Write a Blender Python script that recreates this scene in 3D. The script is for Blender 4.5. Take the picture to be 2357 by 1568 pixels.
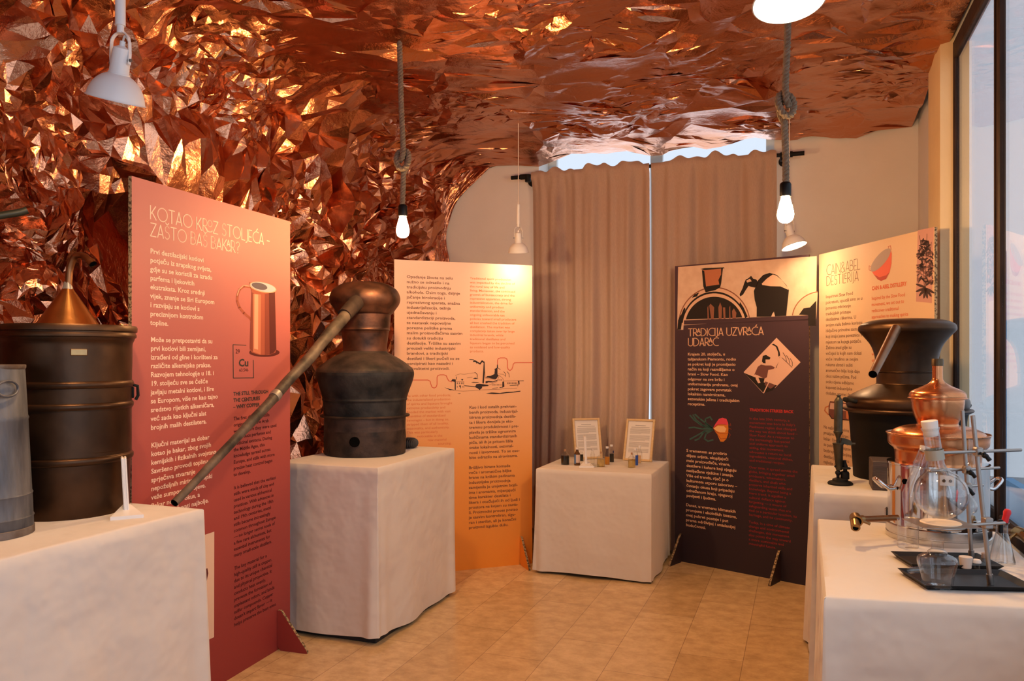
import bpy, math, random
import numpy as np
from mathutils import Vector, Matrix

random.seed(7)
for o in list(bpy.data.objects):
    bpy.data.objects.remove(o, do_unlink=True)
SC = bpy.context.scene
COL = SC.collection
PI = math.pi

# ------------------------------------------------------------------ camera, world, light, exposure
FPX, CX, HY, CAMZ = 1800.0, 1178.5, 822.0, 1.51      # focal length in pixels, centre column, horizon row, eye height
cam_data = bpy.data.cameras.new('camera')
cam_data.sensor_width = 36.0
cam_data.lens = FPX * 36.0 / 2357.0
cam_data.shift_y = (HY - 784.0) / 2357.0
cam_data.clip_start = 0.05
cam = bpy.data.objects.new('camera', cam_data)
COL.objects.link(cam)
cam.location = (0, 0, CAMZ)
cam.rotation_euler = (PI / 2, 0, 0)
SC.camera = cam
SC.view_settings.view_transform = 'Standard'
SC.view_settings.look = 'None'
SC.view_settings.gamma = 1.0
SC.view_settings.use_curve_mapping = False
SC.view_settings.exposure = 0.16
SC.cycles.max_bounces = 8
SC.cycles.glossy_bounces = 5
SC.cycles.transparent_max_bounces = 24
SC.cycles.transmission_bounces = 8
SC.cycles.sample_clamp_indirect = 4.0
SC.cycles.blur_glossy = 0.6
SC.cycles.use_denoising = True
SC.cycles.use_adaptive_sampling = True
SC.cycles.adaptive_threshold = 0.03

world = bpy.data.worlds.new('overcast_sky')
SC.world = world
world.use_nodes = True
bg = world.node_tree.nodes['Background']
bg.inputs[0].default_value = (0.74, 0.81, 0.93, 1)
bg.inputs[1].default_value = 1.15

# room frame: origin in the far left corner, u points to the far wall, w points right along it
TH = math.atan(0.37)
U = Vector((math.sin(TH), math.cos(TH), 0))
W = Vector((math.cos(TH), -math.sin(TH), 0))
C0 = Vector((-0.65, 6.80, 0))
ROOMZ = -TH                                          # rotation of the room about z
def R(q, p, z=0.0):
    return C0 + W * q + U * p + Vector((0, 0, z))
def at(px, py, Y):                                   # the point at depth Y seen at a pixel of the photograph
    return Vector(((px - CX) / FPX * Y, Y, CAMZ + (HY - py) / FPX * Y))
def on_level(px, py, z):                             # the point at height z seen at a pixel
    Y = (CAMZ - z) * FPX / (py - HY)
    return Vector(((px - CX) / FPX * Y, Y, z))

LAMP_COL = (1.0, 0.57, 0.25)
def area_light(name, loc, rot, sx, sy, power, col):
    d = bpy.data.lights.new(name, 'AREA')
    d.shape = 'RECTANGLE'; d.size = sx; d.size_y = sy; d.energy = power; d.color = col
    o = bpy.data.objects.new(name, d); COL.objects.link(o)
    o.location = loc; o.rotation_euler = rot
    return o
# daylight from the street through the shop windows on the right, beside and behind the camera
area_light('street_daylight', R(4.25, -6.5, 1.95), (PI/2, 0, ROOMZ + PI/2), 3.2, 2.2, 50, (0.66, 0.78, 1.0))
# daylight through the glazed entrance behind the camera
area_light('entrance_daylight', R(1.7, -8.75, 1.7), (PI/2, 0, ROOMZ), 2.2, 2.2, 5, (0.70, 0.80, 1.0))
# daylight on the curtained window at the far end
area_light('yard_daylight', R(1.83, 0.95, 2.0), (-PI/2, 0, ROOMZ), 1.9, 2.3, 18, (0.75, 0.85, 1.0))

# ------------------------------------------------------------------ materials
MATS = {}
def nodes_of(m):
    return m.node_tree.nodes, m.node_tree.links
def mat(name, col, rough=0.5, metal=0.0, col2=None, scale=8.0, detail=4.0, bump=0.0, bscale=60.0, spec=0.5, stretch=None, ramp=(0.35, 0.65), coat=0.0, rough2=None, sheen=0.0, bdist=0.01):
    if name in MATS: return MATS[name]
    m = bpy.data.materials.new(name); m.use_nodes = True
    N, L = nodes_of(m)
    b = N['Principled BSDF']
    b.inputs['Base Color'].default_value = (*col, 1)
    b.inputs['Roughness'].default_value = rough
    b.inputs['Metallic'].default_value = metal
    b.inputs['Specular IOR Level'].default_value = spec
    b.inputs['Coat Weight'].default_value = coat
    b.inputs['Sheen Weight'].default_value = sheen
    tc = N.new('ShaderNodeTexCoord')
    vec = tc.outputs['Object']
    if stretch:
        mp = N.new('ShaderNodeMapping'); mp.inputs['Scale'].default_value = stretch
        L.new(vec, mp.inputs[0]); vec = mp.outputs[0]
    if col2 is not None:
        nz = N.new('ShaderNodeTexNoise'); nz.inputs['Scale'].default_value = scale; nz.inputs['Detail'].default_value = detail
        L.new(vec, nz.inputs['Vector'])
        cr = N.new('ShaderNodeValToRGB')
        cr.color_ramp.elements[0].position = ramp[0]; cr.color_ramp.elements[0].color = (*col, 1)
        cr.color_ramp.elements[1].position = ramp[1]; cr.color_ramp.elements[1].color = (*col2, 1)
        L.new(nz.outputs['Fac'], cr.inputs[0]); L.new(cr.outputs[0], b.inputs['Base Color'])
        if rough2 is not None:
            mr = N.new('ShaderNodeMapRange'); mr.inputs['From Min'].default_value = ramp[0]; mr.inputs['From Max'].default_value = ramp[1]
            mr.inputs['To Min'].default_value = rough; mr.inputs['To Max'].default_value = rough2
            L.new(nz.outputs['Fac'], mr.inputs['Value']); L.new(mr.outputs[0], b.inputs['Roughness'])
    if bump > 0:
        n2 = N.new('ShaderNodeTexNoise'); n2.inputs['Scale'].default_value = bscale; n2.inputs['Detail'].default_value = 3
        L.new(vec, n2.inputs['Vector'])
        bp = N.new('ShaderNodeBump'); bp.inputs['Strength'].default_value = bump; bp.inputs['Distance'].default_value = bdist
        L.new(n2.outputs['Fac'], bp.inputs['Height']); L.new(bp.outputs[0], b.inputs['Normal'])
    MATS[name] = m
    return m
def emit(name, col, strength):
    if name in MATS: return MATS[name]
    m = bpy.data.materials.new(name); m.use_nodes = True
    b = m.node_tree.nodes['Principled BSDF']
    b.inputs['Base Color'].default_value = (*col, 1)
    b.inputs['Emission Color'].default_value = (*col, 1)
    b.inputs['Emission Strength'].default_value = strength
    MATS[name] = m
    return m
def glass(name, tint=(0.965, 0.975, 0.97), refl=0.04, edge=0.8, rough=0.015, rim=0.5):
    # thin blown glass: clear face on, reflecting and darker towards the rim where one looks along the wall
    if name in MATS: return MATS[name]
    m = bpy.data.materials.new(name); m.use_nodes = True
    N, L = nodes_of(m)
    out = N['Material Output']; N.remove(N['Principled BSDF'])
    tr = N.new('ShaderNodeBsdfTransparent')
    gl = N.new('ShaderNodeBsdfGlossy'); gl.inputs['Roughness'].default_value = rough; gl.inputs[0].default_value = (1, 1, 1, 1)
    lw = N.new('ShaderNodeLayerWeight'); lw.inputs[0].default_value = 0.5
    def power(e):
        pw = N.new('ShaderNodeMath'); pw.operation = 'POWER'; pw.inputs[1].default_value = e
        L.new(lw.outputs['Facing'], pw.inputs[0]); return pw.outputs[0]
    cm = N.new('ShaderNodeMixRGB'); cm.inputs[1].default_value = (*tint, 1); cm.inputs[2].default_value = (tint[0]*rim, tint[1]*rim, tint[2]*rim, 1)
    L.new(power(3.6), cm.inputs[0]); L.new(cm.outputs[0], tr.inputs[0])
    mr = N.new('ShaderNodeMapRange'); mr.inputs['To Min'].default_value = refl; mr.inputs['To Max'].default_value = edge
    L.new(power(3.0), mr.inputs['Value'])
    mx = N.new('ShaderNodeMixShader')
    L.new(mr.outputs[0], mx.inputs[0]); L.new(tr.outputs[0], mx.inputs[1]); L.new(gl.outputs[0], mx.inputs[2])
    L.new(mx.outputs[0], out.inputs[0])
    MATS[name] = m
    return m
def sheet_gradient(name, stops, axis='Z', rough=0.55):
    # colour gradient along the sheet; on the orange board it is printed
    if name in MATS: return MATS[name]
    m = bpy.data.materials.new(name); m.use_nodes = True
    N, L = nodes_of(m); b = N['Principled BSDF']
    b.inputs['Roughness'].default_value = rough; b.inputs['Specular IOR Level'].default_value = 0.3
    tc = N.new('ShaderNodeTexCoord'); sp = N.new('ShaderNodeSeparateXYZ'); L.new(tc.outputs['Object'], sp.inputs[0])
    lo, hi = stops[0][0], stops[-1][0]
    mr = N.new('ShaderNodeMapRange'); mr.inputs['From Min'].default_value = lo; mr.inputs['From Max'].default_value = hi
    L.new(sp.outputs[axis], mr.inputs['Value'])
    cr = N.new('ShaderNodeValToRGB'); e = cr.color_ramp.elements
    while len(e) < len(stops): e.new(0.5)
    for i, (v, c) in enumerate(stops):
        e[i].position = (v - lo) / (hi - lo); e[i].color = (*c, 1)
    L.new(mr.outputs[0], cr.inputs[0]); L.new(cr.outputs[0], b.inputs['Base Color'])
    MATS[name] = m
    return m
def s2l(r, g, b):                                     # sRGB 0..255 to linear
    f = lambda c: (c/255)/12.92 if c/255 <= 0.04045 else (((c/255)+0.055)/1.055)**2.4
    return (f(r), f(g), f(b))

M_cloth = mat('white_cotton', (0.70, 0.64, 0.57), 0.9, bump=0.5, bscale=4, spec=0.2, sheen=0.2, bdist=0.06)
M_plaster = mat('white_plaster', (0.80, 0.76, 0.71), 0.9, col2=(0.84, 0.80, 0.75), scale=3, bump=0.25, bscale=18, spec=0.2)
M_lit_plaster = mat('yellow_lit_plaster', (0.70, 0.52, 0.30), 0.85, col2=(0.74, 0.57, 0.34), scale=3, bump=0.2, bscale=30, spec=0.2)  # white pier plaster with warm yellow light put into its colour
M_ceil = mat('ceiling_plaster', (0.6, 0.55, 0.5), 0.9)
M_frame = mat('dark_stained_frame', (0.022, 0.012, 0.008), 0.6, spec=0.2, col2=(0.040, 0.020, 0.013), scale=6, stretch=(8, 8, 1), bump=0.1, bscale=40)
M_kraft = mat('kraft_board_edge', (0.10, 0.065, 0.03), 0.9, col2=(0.42, 0.29, 0.15), scale=70, stretch=(1, 1, 1.2), ramp=(0.45, 0.52))
M_black = mat('black_plastic', (0.005, 0.005, 0.0055), 0.4, spec=0.25)
M_blackiron = mat('black_iron', (0.010, 0.0095, 0.009), 0.6, spec=0.2, bump=0.2, bscale=80)
M_steel = mat('brushed_steel', (0.62, 0.60, 0.58), 0.22, 1.0, stretch=(1, 1, 30), bump=0.03, bscale=30)
M_chrome = mat('polished_chrome', (0.75, 0.74, 0.73), 0.08, 1.0)
M_rod = mat('grey_steel_rod', (0.42, 0.38, 0.35), 0.35, 1.0)
M_copper = mat('polished_copper', (0.78, 0.34, 0.15), 0.2, 1.0, col2=(0.62, 0.24, 0.10), scale=9, bump=0.06, bscale=45, rough2=0.3)
M_brass = mat('worn_brass', (0.42, 0.26, 0.10), 0.34, 1.0, col2=(0.26, 0.15, 0.07), scale=14)
M_brownpipe = mat('brown_copper_pipe', (0.22, 0.10, 0.045), 0.38, 1.0, col2=(0.30, 0.14, 0.06), scale=12)
M_oldcopper = mat('brown_patinated_copper', (0.040, 0.021, 0.012), 0.33, 0.85, col2=(0.085, 0.044, 0.022), scale=5, bump=0.12, bscale=14, rough2=0.46)
M_lidcone = mat('golden_copper_sheet', (0.52, 0.26, 0.085), 0.30, 1.0, col2=(0.38, 0.17, 0.06), scale=10, bump=0.1, bscale=20)
M_sooty = mat('sooty_copper', (0.016, 0.014, 0.014), 0.6, 0.15, spec=0.3, col2=(0.095, 0.064, 0.052), scale=7, detail=8, bump=0.35, bscale=28, rough2=0.5)
M_sootblue = mat('blue_grey_weathered_copper', (0.008, 0.010, 0.012), 0.6, 0.1, spec=0.3, col2=(0.040, 0.038, 0.037), scale=9, detail=8, bump=0.35, bscale=25)
M_headcopper = mat('dull_red_brown_copper', (0.045, 0.026, 0.020), 0.38, 0.75, col2=(0.17, 0.075, 0.046), scale=9, detail=8, bump=0.25, bscale=20, rough2=0.55)
M_rust = mat('rusty_brown_copper', (0.016, 0.012, 0.011), 0.6, 0.15, spec=0.3, col2=(0.062, 0.040, 0.031), scale=10, detail=8, bump=0.4, bscale=30)
M_blackpaint = mat('black_painted_metal', (0.006, 0.005, 0.0045), 0.6, 0.0, col2=(0.012, 0.009, 0.007), scale=6, spec=0.1)
M_zinc = mat('weathered_zinc', (0.055, 0.062, 0.078), 0.55, 0.5, col2=(0.15, 0.155, 0.17), scale=6, detail=8, stretch=(3, 3, 0.7), bump=0.25, bscale=22)
M_zincrust = mat('rusted_zinc', (0.10, 0.065, 0.045), 0.7, 0.4, col2=(0.20, 0.17, 0.15), scale=14, bump=0.3, bscale=40)
M_woodpipe = mat('grey_brown_old_pipe', (0.028, 0.022, 0.017), 0.6, 0.2, col2=(0.15, 0.11, 0.08), scale=10, detail=8, stretch=(1, 1, 1), bump=0.3, bscale=40)
M_rope = mat('jute_rope', (0.20, 0.145, 0.09), 0.95, col2=(0.28, 0.21, 0.14), scale=60, bump=0.3, bscale=200)
M_lampwhite = mat('white_lacquered_metal', (0.78, 0.76, 0.74), 0.42)
M_curtain = mat('brown_linen', (0.50, 0.355, 0.27), 0.95, col2=(0.55, 0.395, 0.305), scale=40, stretch=(6, 6, 1), bump=0.3, bscale=300, spec=0.1, sheen=0.3)
M_whiteplastic = mat('white_plastic', (0.82, 0.80, 0.78), 0.35)
M_stopper = mat('white_rubber', (0.78, 0.72, 0.66), 0.6)
M_redrubber = mat('red_rubber', (0.72, 0.012, 0.02), 0.4)
M_pine = mat('pale_pine', (0.62, 0.42, 0.20), 0.5, col2=(0.68, 0.48, 0.25), scale=8, stretch=(1, 1, 8))
M_paper = mat('white_paper', (0.78, 0.73, 0.68), 0.8)
M_ink = mat('dark_ink', (0.03, 0.026, 0.024), 0.7)
M_greyink = mat('grey_ink', (0.33, 0.30, 0.28), 0.8)
M_wood = mat('dark_wood', (0.060, 0.040, 0.030), 0.6, col2=(0.10, 0.066, 0.048), scale=8, stretch=(1, 8, 8), bump=0.2, bscale=30)
M_bronze = mat('green_bronze', (0.055, 0.052, 0.036), 0.45, 0.8, col2=(0.10, 0.085, 0.055), scale=14, bump=0.2, bscale=50)
M_glass = glass('clear_glass')
M_labglass = glass('laboratory_glass', (0.965, 0.972, 0.97), 0.045, 0.75, 0.015, 0.45)
M_pane = glass('window_glass', (0.93, 0.95, 0.96), 0.05, 0.55, 0.0, 0.9)
M_hole = mat('dark_opening', (0.004, 0.004, 0.004), 0.9, spec=0.0)
M_bulb = emit('glowing_bulb', (1.0, 0.58, 0.24), 640.0)
M_spot = emit('glowing_reflector_bulb', (1.0, 0.66, 0.36), 75.0)

# ------------------------------------------------------------------ mesh helpers
class MB:
    def __init__(self): self.v = []; self.f = []; self.mi = []; self.sm = []
    def add(self, vs, fs, mi=0, smooth=True):
        k = len(self.v); self.v += [Vector(a) for a in vs]
        for f in fs:
            self.f.append([k + i for i in f]); self.mi.append(mi); self.sm.append(smooth)
        return self
    def box(self, x0, x1, y0, y1, z0, z1, mi=0, M=None, bev=0.0):
        if bev > 0:
            b = min(bev, (x1-x0)/2.01, (y1-y0)/2.01, (z1-z0)/2.01)
            vs = []; X = (x0, x1); Y = (y0, y1); Z = (z0, z1)
            idx = {}
            for i in (0, 1):
                for j in (0, 1):
                    for k in (0, 1):
                        sx, sy, sz = (1-2*i)*b, (1-2*j)*b, (1-2*k)*b
                        for ax in range(3):
                            p = [X[i] + sx, Y[j] + sy, Z[k] + sz]
                            p[ax] = (X[i], Y[j], Z[k])[ax]
                            idx[i, j, k, ax] = len(vs); vs.append(Vector(p))
            fs = []
            for ax in range(3):
                o = [a for a in range(3) if a != ax]
                for s in (0, 1):
                    q = []
                    for a, c in ((0, 0), (1, 0), (1, 1), (0, 1)):
                        key = [0, 0, 0]; key[ax] = s; key[o[0]] = a; key[o[1]] = c
                        q.append(idx[(*key, ax)])
                    if (s == 0) != (ax == 1): q.reverse()
                    fs.append(q)
            for ax in range(3):
                o = [a for a in range(3) if a != ax]
                for a in (0, 1):
                    for c in (0, 1):
                        k0 = [0, 0, 0]; k0[o[0]] = a; k0[o[1]] = c; k1 = list(k0); k1[ax] = 1
                        q = [idx[(*k0, o[0])], idx[(*k1, o[0])], idx[(*k1, o[1])], idx[(*k0, o[1])]]
                        fs.append(q)
            for i in (0, 1):
                for j in (0, 1):
                    for k in (0, 1):
                        fs.append([idx[i, j, k, 0], idx[i, j, k, 1], idx[i, j, k, 2]])
        else:
            vs = [Vector((x, y, z)) for x in (x0, x1) for y in (y0, y1) for z in (z0, z1)]
            fs = [(0, 1, 3, 2), (4, 6, 7, 5), (0, 4, 5, 1), (2, 3, 7, 6), (0, 2, 6, 4), (1, 5, 7, 3)]
        if M is not None: vs = [M @ v for v in vs]
        return self.add(vs, fs, mi, False)
    def lathe(self, prof, n=48, M=None, mi=0, jitter=0.0, seed=0, closed=False):
        # prof: list of (r, z)
        rnd = random.Random(seed); ph = [rnd.uniform(0, 6.28) for _ in range(8)]
        vs = []; ring = []
        for (r, z) in prof:
            if r < 1e-6:
                ring.append([len(vs)]); vs.append(Vector((0, 0, z)))
            else:
                ids = []
                for i in range(n):
                    a = 2 * PI * i / n
                    rr = r
                    if jitter:
                        rr += jitter * (math.sin(2*a + ph[0] + z*9) + math.sin(3*a + ph[1] - z*14) + 0.6*math.sin(5*a + ph[2] + z*23) + 0.5*math.sin(7*a+ph[3]-z*31)) * 0.4
                    ids.append(len(vs)); vs.append(Vector((rr*math.cos(a), rr*math.sin(a), z)))
                ring.append(ids)
        fs = []
        for a, b in zip(ring[:-1], ring[1:]):
            for i in range(n):
                j = (i + 1) % n
                if len(a) == 1 and len(b) == 1: continue
                if len(a) == 1: fs.append((a[0], b[j], b[i]))
                elif len(b) == 1: fs.append((a[i], a[j], b[0]))
                else: fs.append((a[i], a[j], b[j], b[i]))
        if M is not None: vs = [M @ v for v in vs]
        return self.add(vs, fs, mi, True)
    def tube(self, pts, rad, n=12, caps=True, mi=0, closed=False):
        pts = [Vector(p) for p in pts]; m = len(pts)
        rads = rad if isinstance(rad, (list, tuple)) else [rad] * m
        tang = []
        for i in range(m):
            if closed: t = pts[(i+1) % m] - pts[i-1]
            elif i == 0: t = pts[1] - pts[0]
            elif i == m-1: t = pts[-1] - pts[-2]
            else: t = (pts[i+1] - pts[i]).normalized() + (pts[i] - pts[i-1]).normalized()
            tang.append(t.normalized())
        nrm = tang[0].orthogonal().normalized(); vs = []
        for i in range(m):
            nrm = (nrm - tang[i] * nrm.dot(tang[i])).normalized()
            bn = tang[i].cross(nrm)
            for k in range(n):
                a = 2*PI*k/n
                vs.append(pts[i] + (nrm*math.cos(a) + bn*math.sin(a)) * rads[i])
        fs = []
        for i in range(m if closed else m-1):
            i2 = (i+1) % m
            for k in range(n):
                k2 = (k+1) % n
                fs.append((i*n+k, i*n+k2, i2*n+k2, i2*n+k))
        self.add(vs, fs, mi, True)
        if caps and not closed:
            k = len(self.v)
            self.add(vs[:n], [tuple(reversed(range(n)))], mi, False)
            self.add(vs[-n:], [tuple(range(n))], mi, False)
        return self
    def prism(self, poly, h, M=None, mi=0):
        # poly: 2D outline (x, y) counter-clockwise, extruded along z
        n = len(poly)
        vs = [Vector((x, y, 0)) for x, y in poly] + [Vector((x, y, h)) for x, y in poly]
        fs = [tuple(reversed(range(n))), tuple(range(n, 2*n))] + [(i, (i+1) % n, n+(i+1) % n, n+i) for i in range(n)]
        if M is not None: vs = [M @ v for v in vs]
        return self.add(vs, fs, mi, False)
    def ball(self, c, r, n=16, mi=0, sz=1.0):
        prof = [(r*math.sin(PI*i/n), -r*sz*math.cos(PI*i/n)) for i in range(n+1)]
        prof[0] = (0, -r*sz); prof[-1] = (0, r*sz)
        return self.lathe(prof, n*2, Matrix.Translation(Vector(c)), mi)
    def build(self, name, mats, parent=None, sharp=40.0):
        me = bpy.data.meshes.new(name)
        me.from_pydata([tuple(v) for v in self.v], [], self.f)
        mats = mats if isinstance(mats, (list, tuple)) else [mats]
        for m in mats: me.materials.append(m)
        me.polygons.foreach_set('material_index', self.mi)
        me.polygons.foreach_set('use_smooth', self.sm)
        if sharp and any(self.sm):
            try: me.set_sharp_from_angle(angle=math.radians(sharp))
            except Exception: pass
        me.update()
        o = bpy.data.objects.new(name, me); COL.objects.link(o)
        if parent is not None: o.parent = parent
        return o

def tag(o, label, cat, group=None, kind=None):
    o['label'] = label; o['category'] = cat
    if group: o['group'] = group
    if kind: o['kind'] = kind
    return o
def thing(name, label, cat, loc=(0, 0, 0), rotz=0.0, group=None):
    o = bpy.data.objects.new(name, None); COL.objects.link(o)
    o.empty_display_size = 0.1
    o.location = loc; o.rotation_euler = (0, 0, rotz)
    return tag(o, label, cat, group)
def struct(o, label=None):
    o['kind'] = 'structure'
    if label: o['label'] = label
    return o
def copy_tree(o, parent=None):
    c = o.copy(); COL.objects.link(c)
    if parent is not None: c.parent = parent
    for ch in list(o.children): copy_tree(ch, c)
    return c
def rotm(axis_from, axis_to):
    return Vector(axis_from).rotation_difference(Vector(axis_to)).to_matrix().to_4x4()
def arc(c, r, a0, a1, n=10):
    return [(c[0] + r*math.cos(a0+(a1-a0)*i/n), c[1] + r*math.sin(a0+(a1-a0)*i/n)) for i in range(n+1)]
def smooth_path(pts, n=8):
    # Catmull-Rom through the points
    P = [Vector(p) for p in pts]; P = [2*P[0]-P[1]] + P + [2*P[-1]-P[-2]]
    out = []
    for i in range(1, len(P)-2):
        for k in range(n):
            t = k/n
            out.append(0.5*((2*P[i]) + (P[i+1]-P[i-1])*t + (2*P[i-1]-5*P[i]+4*P[i+1]-P[i+2])*t*t + (3*P[i]-P[i-1]-3*P[i+1]+P[i+2])*t**3))
    out.append(P[-2]); return out
def smooth_prof(pts, n=6):
    # smooth a lathe profile; a point given twice stays a sharp corner
    segs = []; cur = [pts[0]]
    for a in pts[1:]:
        if a == cur[-1]: segs.append(cur); cur = [a]
        else: cur.append(a)
    segs.append(cur); out = []
    for s in segs:
        if len(s) < 3: q = s
        else: q = [(max(0.0, v.x), v.y) for v in smooth_path([Vector((a, b, 0)) for a, b in s], n)]
        out += q if not out else q[1:] if out[-1] == q[0] else q
    return out

# ------------------------------------------------------------------ room shell
RW, RL, RH = 3.72, 8.3, 3.42
mb = MB(); mb.box(-0.12, RW + 0.07, -RL - 0.2, 0.4, -0.12, 0.0)
floor = struct(mb.build('floor', None, sharp=0)); floor.location = C0; floor.rotation_euler = (0, 0, ROOMZ)
def floor_material():
    m = bpy.data.materials.new('travertine_planks'); m.use_nodes = True
    N, L = nodes_of(m); b = N['Principled BSDF']
    tc = N.new('ShaderNodeTexCoord'); mp = N.new('ShaderNodeMapping')
    mp.inputs['Rotation'].default_value = (0, 0, PI/2); mp.inputs['Location'].default_value = (0.3, 0.11, 0)
    L.new(tc.outputs['Object'], mp.inputs[0])
    br = N.new('ShaderNodeTexBrick'); br.offset = 0.37; br.inputs['Scale'].default_value = 1.0
    br.inputs['Brick Width'].default_value = 0.92; br.inputs['Row Height'].default_value = 0.312
    br.inputs['Mortar Size'].default_value = 0.0016; br.inputs['Mortar Smooth'].default_value = 0.2; br.inputs['Bias'].default_value = 0
    br.inputs['Color1'].default_value = (0.72, 0.53, 0.30, 1); br.inputs['Color2'].default_value = (0.59, 0.41, 0.21, 1)
    br.inputs['Mortar'].default_value = (0.33, 0.22, 0.13, 1)
    L.new(mp.outputs[0], br.inputs['Vector'])
    n1 = N.new('ShaderNodeTexNoise'); n1.inputs['Scale'].default_value = 9; n1.inputs['Detail'].default_value = 9; n1.inputs['Roughness'].default_value = 0.72
    mp2 = N.new('ShaderNodeMapping'); mp2.inputs['Scale'].default_value = (1.4, 1.0, 1)
    L.new(mp.outputs[0], mp2.inputs[0]); L.new(mp2.outputs[0], n1.inputs['Vector'])
    cr = N.new('ShaderNodeValToRGB'); cr.color_ramp.elements[0].position = 0.36; cr.color_ramp.elements[1].position = 0.62
    cr.color_ramp.elements[0].color = (0.72, 0.66, 0.58, 1); cr.color_ramp.elements[1].color = (1.08, 1.05, 1.0, 1)
    L.new(n1.outputs['Fac'], cr.inputs[0])
    mx = N.new('ShaderNodeMixRGB'); mx.blend_type = 'MULTIPLY'; mx.inputs[0].default_value = 0.8
    L.new(br.outputs['Color'], mx.inputs[1]); L.new(cr.outputs[0], mx.inputs[2])
    L.new(mx.outputs[0], b.inputs['Base Color'])
    mr = N.new('ShaderNodeMapRange'); mr.inputs['To Min'].default_value = 0.30; mr.inputs['To Max'].default_value = 0.18
    L.new(n1.outputs['Fac'], mr.inputs['Value']); L.new(mr.outputs[0], b.inputs['Roughness'])
    b.inputs['Specular IOR Level'].default_value = 0.45
    return m
floor.data.materials.clear(); floor.data.materials.append(floor_material())

def room_obj(o):
    o.location = C0; o.rotation_euler = (0, 0, ROOMZ); return o
mb = MB(); mb.box(-0.3, RW + 0.07, -RL - 0.2, 0.4, RH, RH + 0.15)
struct(room_obj(mb.build('ceiling', M_ceil)))
mb = MB(); mb.box(-0.3, -0.12, -RL - 0.2, 0.4, 0, RH)
struct(room_obj(mb.build('wall_left', M_plaster)))
mb = MB(); mb.box(-0.12, 0.6, -RL - 0.2, -RL, 0, RH); mb.box(2.8, RW + 0.07, -RL - 0.2, -RL, 0, RH); mb.box(0.6, 2.8, -RL - 0.2, -RL, 2.9, RH)
struct(room_obj(mb.build('wall_front', M_plaster)))
e = bpy.data.objects.new('door_1', None); COL.objects.link(e); e['kind'] = 'structure'; room_obj(e)
m = MB()
for a in (0.6, 1.66, 2.73): m.box(a, a + 0.07, -RL - 0.12, -RL - 0.06, 0.0, 2.9, bev=0.006)
m.box(0.6, 2.8, -RL - 0.12, -RL - 0.06, 2.82, 2.9); m.box(0.6, 2.8, -RL - 0.12, -RL - 0.06, 0.0, 0.12); m.build('door_frame', M_frame, e)
m = MB(); m.box(0.67, 2.73, -RL - 0.095, -RL - 0.089, 0.12, 2.82); m.build('pane', M_pane, e)
# far wall with the curtained window niche
NQ0, NQ1, NZ0, NZ1 = 0.93, 2.78, 0.55, 3.36
mb = MB()
mb.box(-0.12, NQ0, 0, 0.4, 0, RH); mb.box(NQ1, RW + 0.07, 0, 0.4, 0, RH)
mb.box(NQ0, NQ1, 0, 0.4, 0, NZ0); mb.box(NQ0, NQ1, 0, 0.4, NZ1, RH)
struct(room_obj(mb.build('wall_back', M_plaster)))
mb = MB(); mb.box(-0.05, 3.7, -0.015, 0.0, 0, 0.09)
struct(room_obj(mb.build('baseboard_back', mat('grey_skirting', (0.30, 0.25, 0.22), 0.6))))
# right wall: plaster pier by the far corner, sill wall and lintel around the shop windows
SILL, HEAD = 0.80, 3.16
BAYS = [-1.505 - 0.985 * i for i in range(7)]
mb = MB()
mb.box(3.655, RW + 0.07, -1.505, -1.10, 0, RH, 1)
mb.box(RW + 0.02, RW + 0.07, -1.10, 0, 0, RH, 0)
mb.box(RW, RW + 0.07, BAYS[-1], -1.505, 0, SILL, 0)
mb.box(RW, RW + 0.07, BAYS[-1], -1.505, HEAD + 0.0, RH, 0)
mb.box(RW, RW + 0.07, -RL, BAYS[-1], 0, RH, 0)
struct(room_obj(mb.build('wall_right', [M_plaster, M_lit_plaster])))
def window(name, bays, q, z0, z1, fw=0.045):
    e = bpy.data.objects.new(name, None); COL.objects.link(e); e['kind'] = 'structure'
    room_obj(e)
    d0, d1 = q - 0.006, q + 0.022
    for i, (a, b) in enumerate(bays):           # a > b along p
        m = MB()
        m.box(d0, d1, a - fw/2, a + (0 if i == 0 else fw/2), z0, z1, bev=0.006) if i == 0 else None
        m.box(d0, d1, b - fw/2, b + fw/2, z0, z1, bev=0.006)
        m.box(d0, d1, b + fw/2, a - fw/2, z0, z0 + 0.075, bev=0.006)
        m.box(d0, d1, b + fw/2, a - fw/2, z1 - 0.09, z1, bev=0.006)
        m.box(d0 - 0.006, d0 + 0.01, b + fw/2 - 0.012, b + fw/2 + 0.002, z0, z1)
        m.build('window_frame', M_frame, e)
        g = MB(); g.box(q + 0.008, q + 0.014, b + fw/2, a - fw/2, z0 + 0.075, z1 - 0.09)
        g.build('pane', M_pane, e)
    return e
window('window_1', [(BAYS[0], BAYS[1]), (BAYS[1], BAYS[2])], RW, SILL, HEAD)
window('window_2', [(BAYS[i], BAYS[i+1]) for i in range(2, 6)], RW, SILL, HEAD)
# the far window behind the curtains
e = bpy.data.objects.new('window_3', None); COL.objects.link(e); e['kind'] = 'structure'; room_obj(e)
m = MB()
for (a, b) in ((NQ0, NQ0 + 0.07), (NQ1 - 0.07, NQ1), ((NQ0+NQ1)/2 - 0.05, (NQ0+NQ1)/2 + 0.05)):
    m.box(a, b, 0.27, 0.33, NZ0, NZ1, bev=0.006)
m.box(NQ0 + 0.07, NQ1 - 0.07, 0.27, 0.33, NZ0, NZ0 + 0.08); m.box(NQ0 + 0.07, NQ1 - 0.07, 0.27, 0.33, NZ1 - 0.05, NZ1)
m.build('window_frame', mat('white_window_paint', (0.75, 0.75, 0.74), 0.45), e)
g = MB(); g.box(NQ0 + 0.07, NQ1 - 0.07, 0.295, 0.301, NZ0 + 0.08, NZ1 - 0.05); g.build('pane', M_pane, e)
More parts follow.
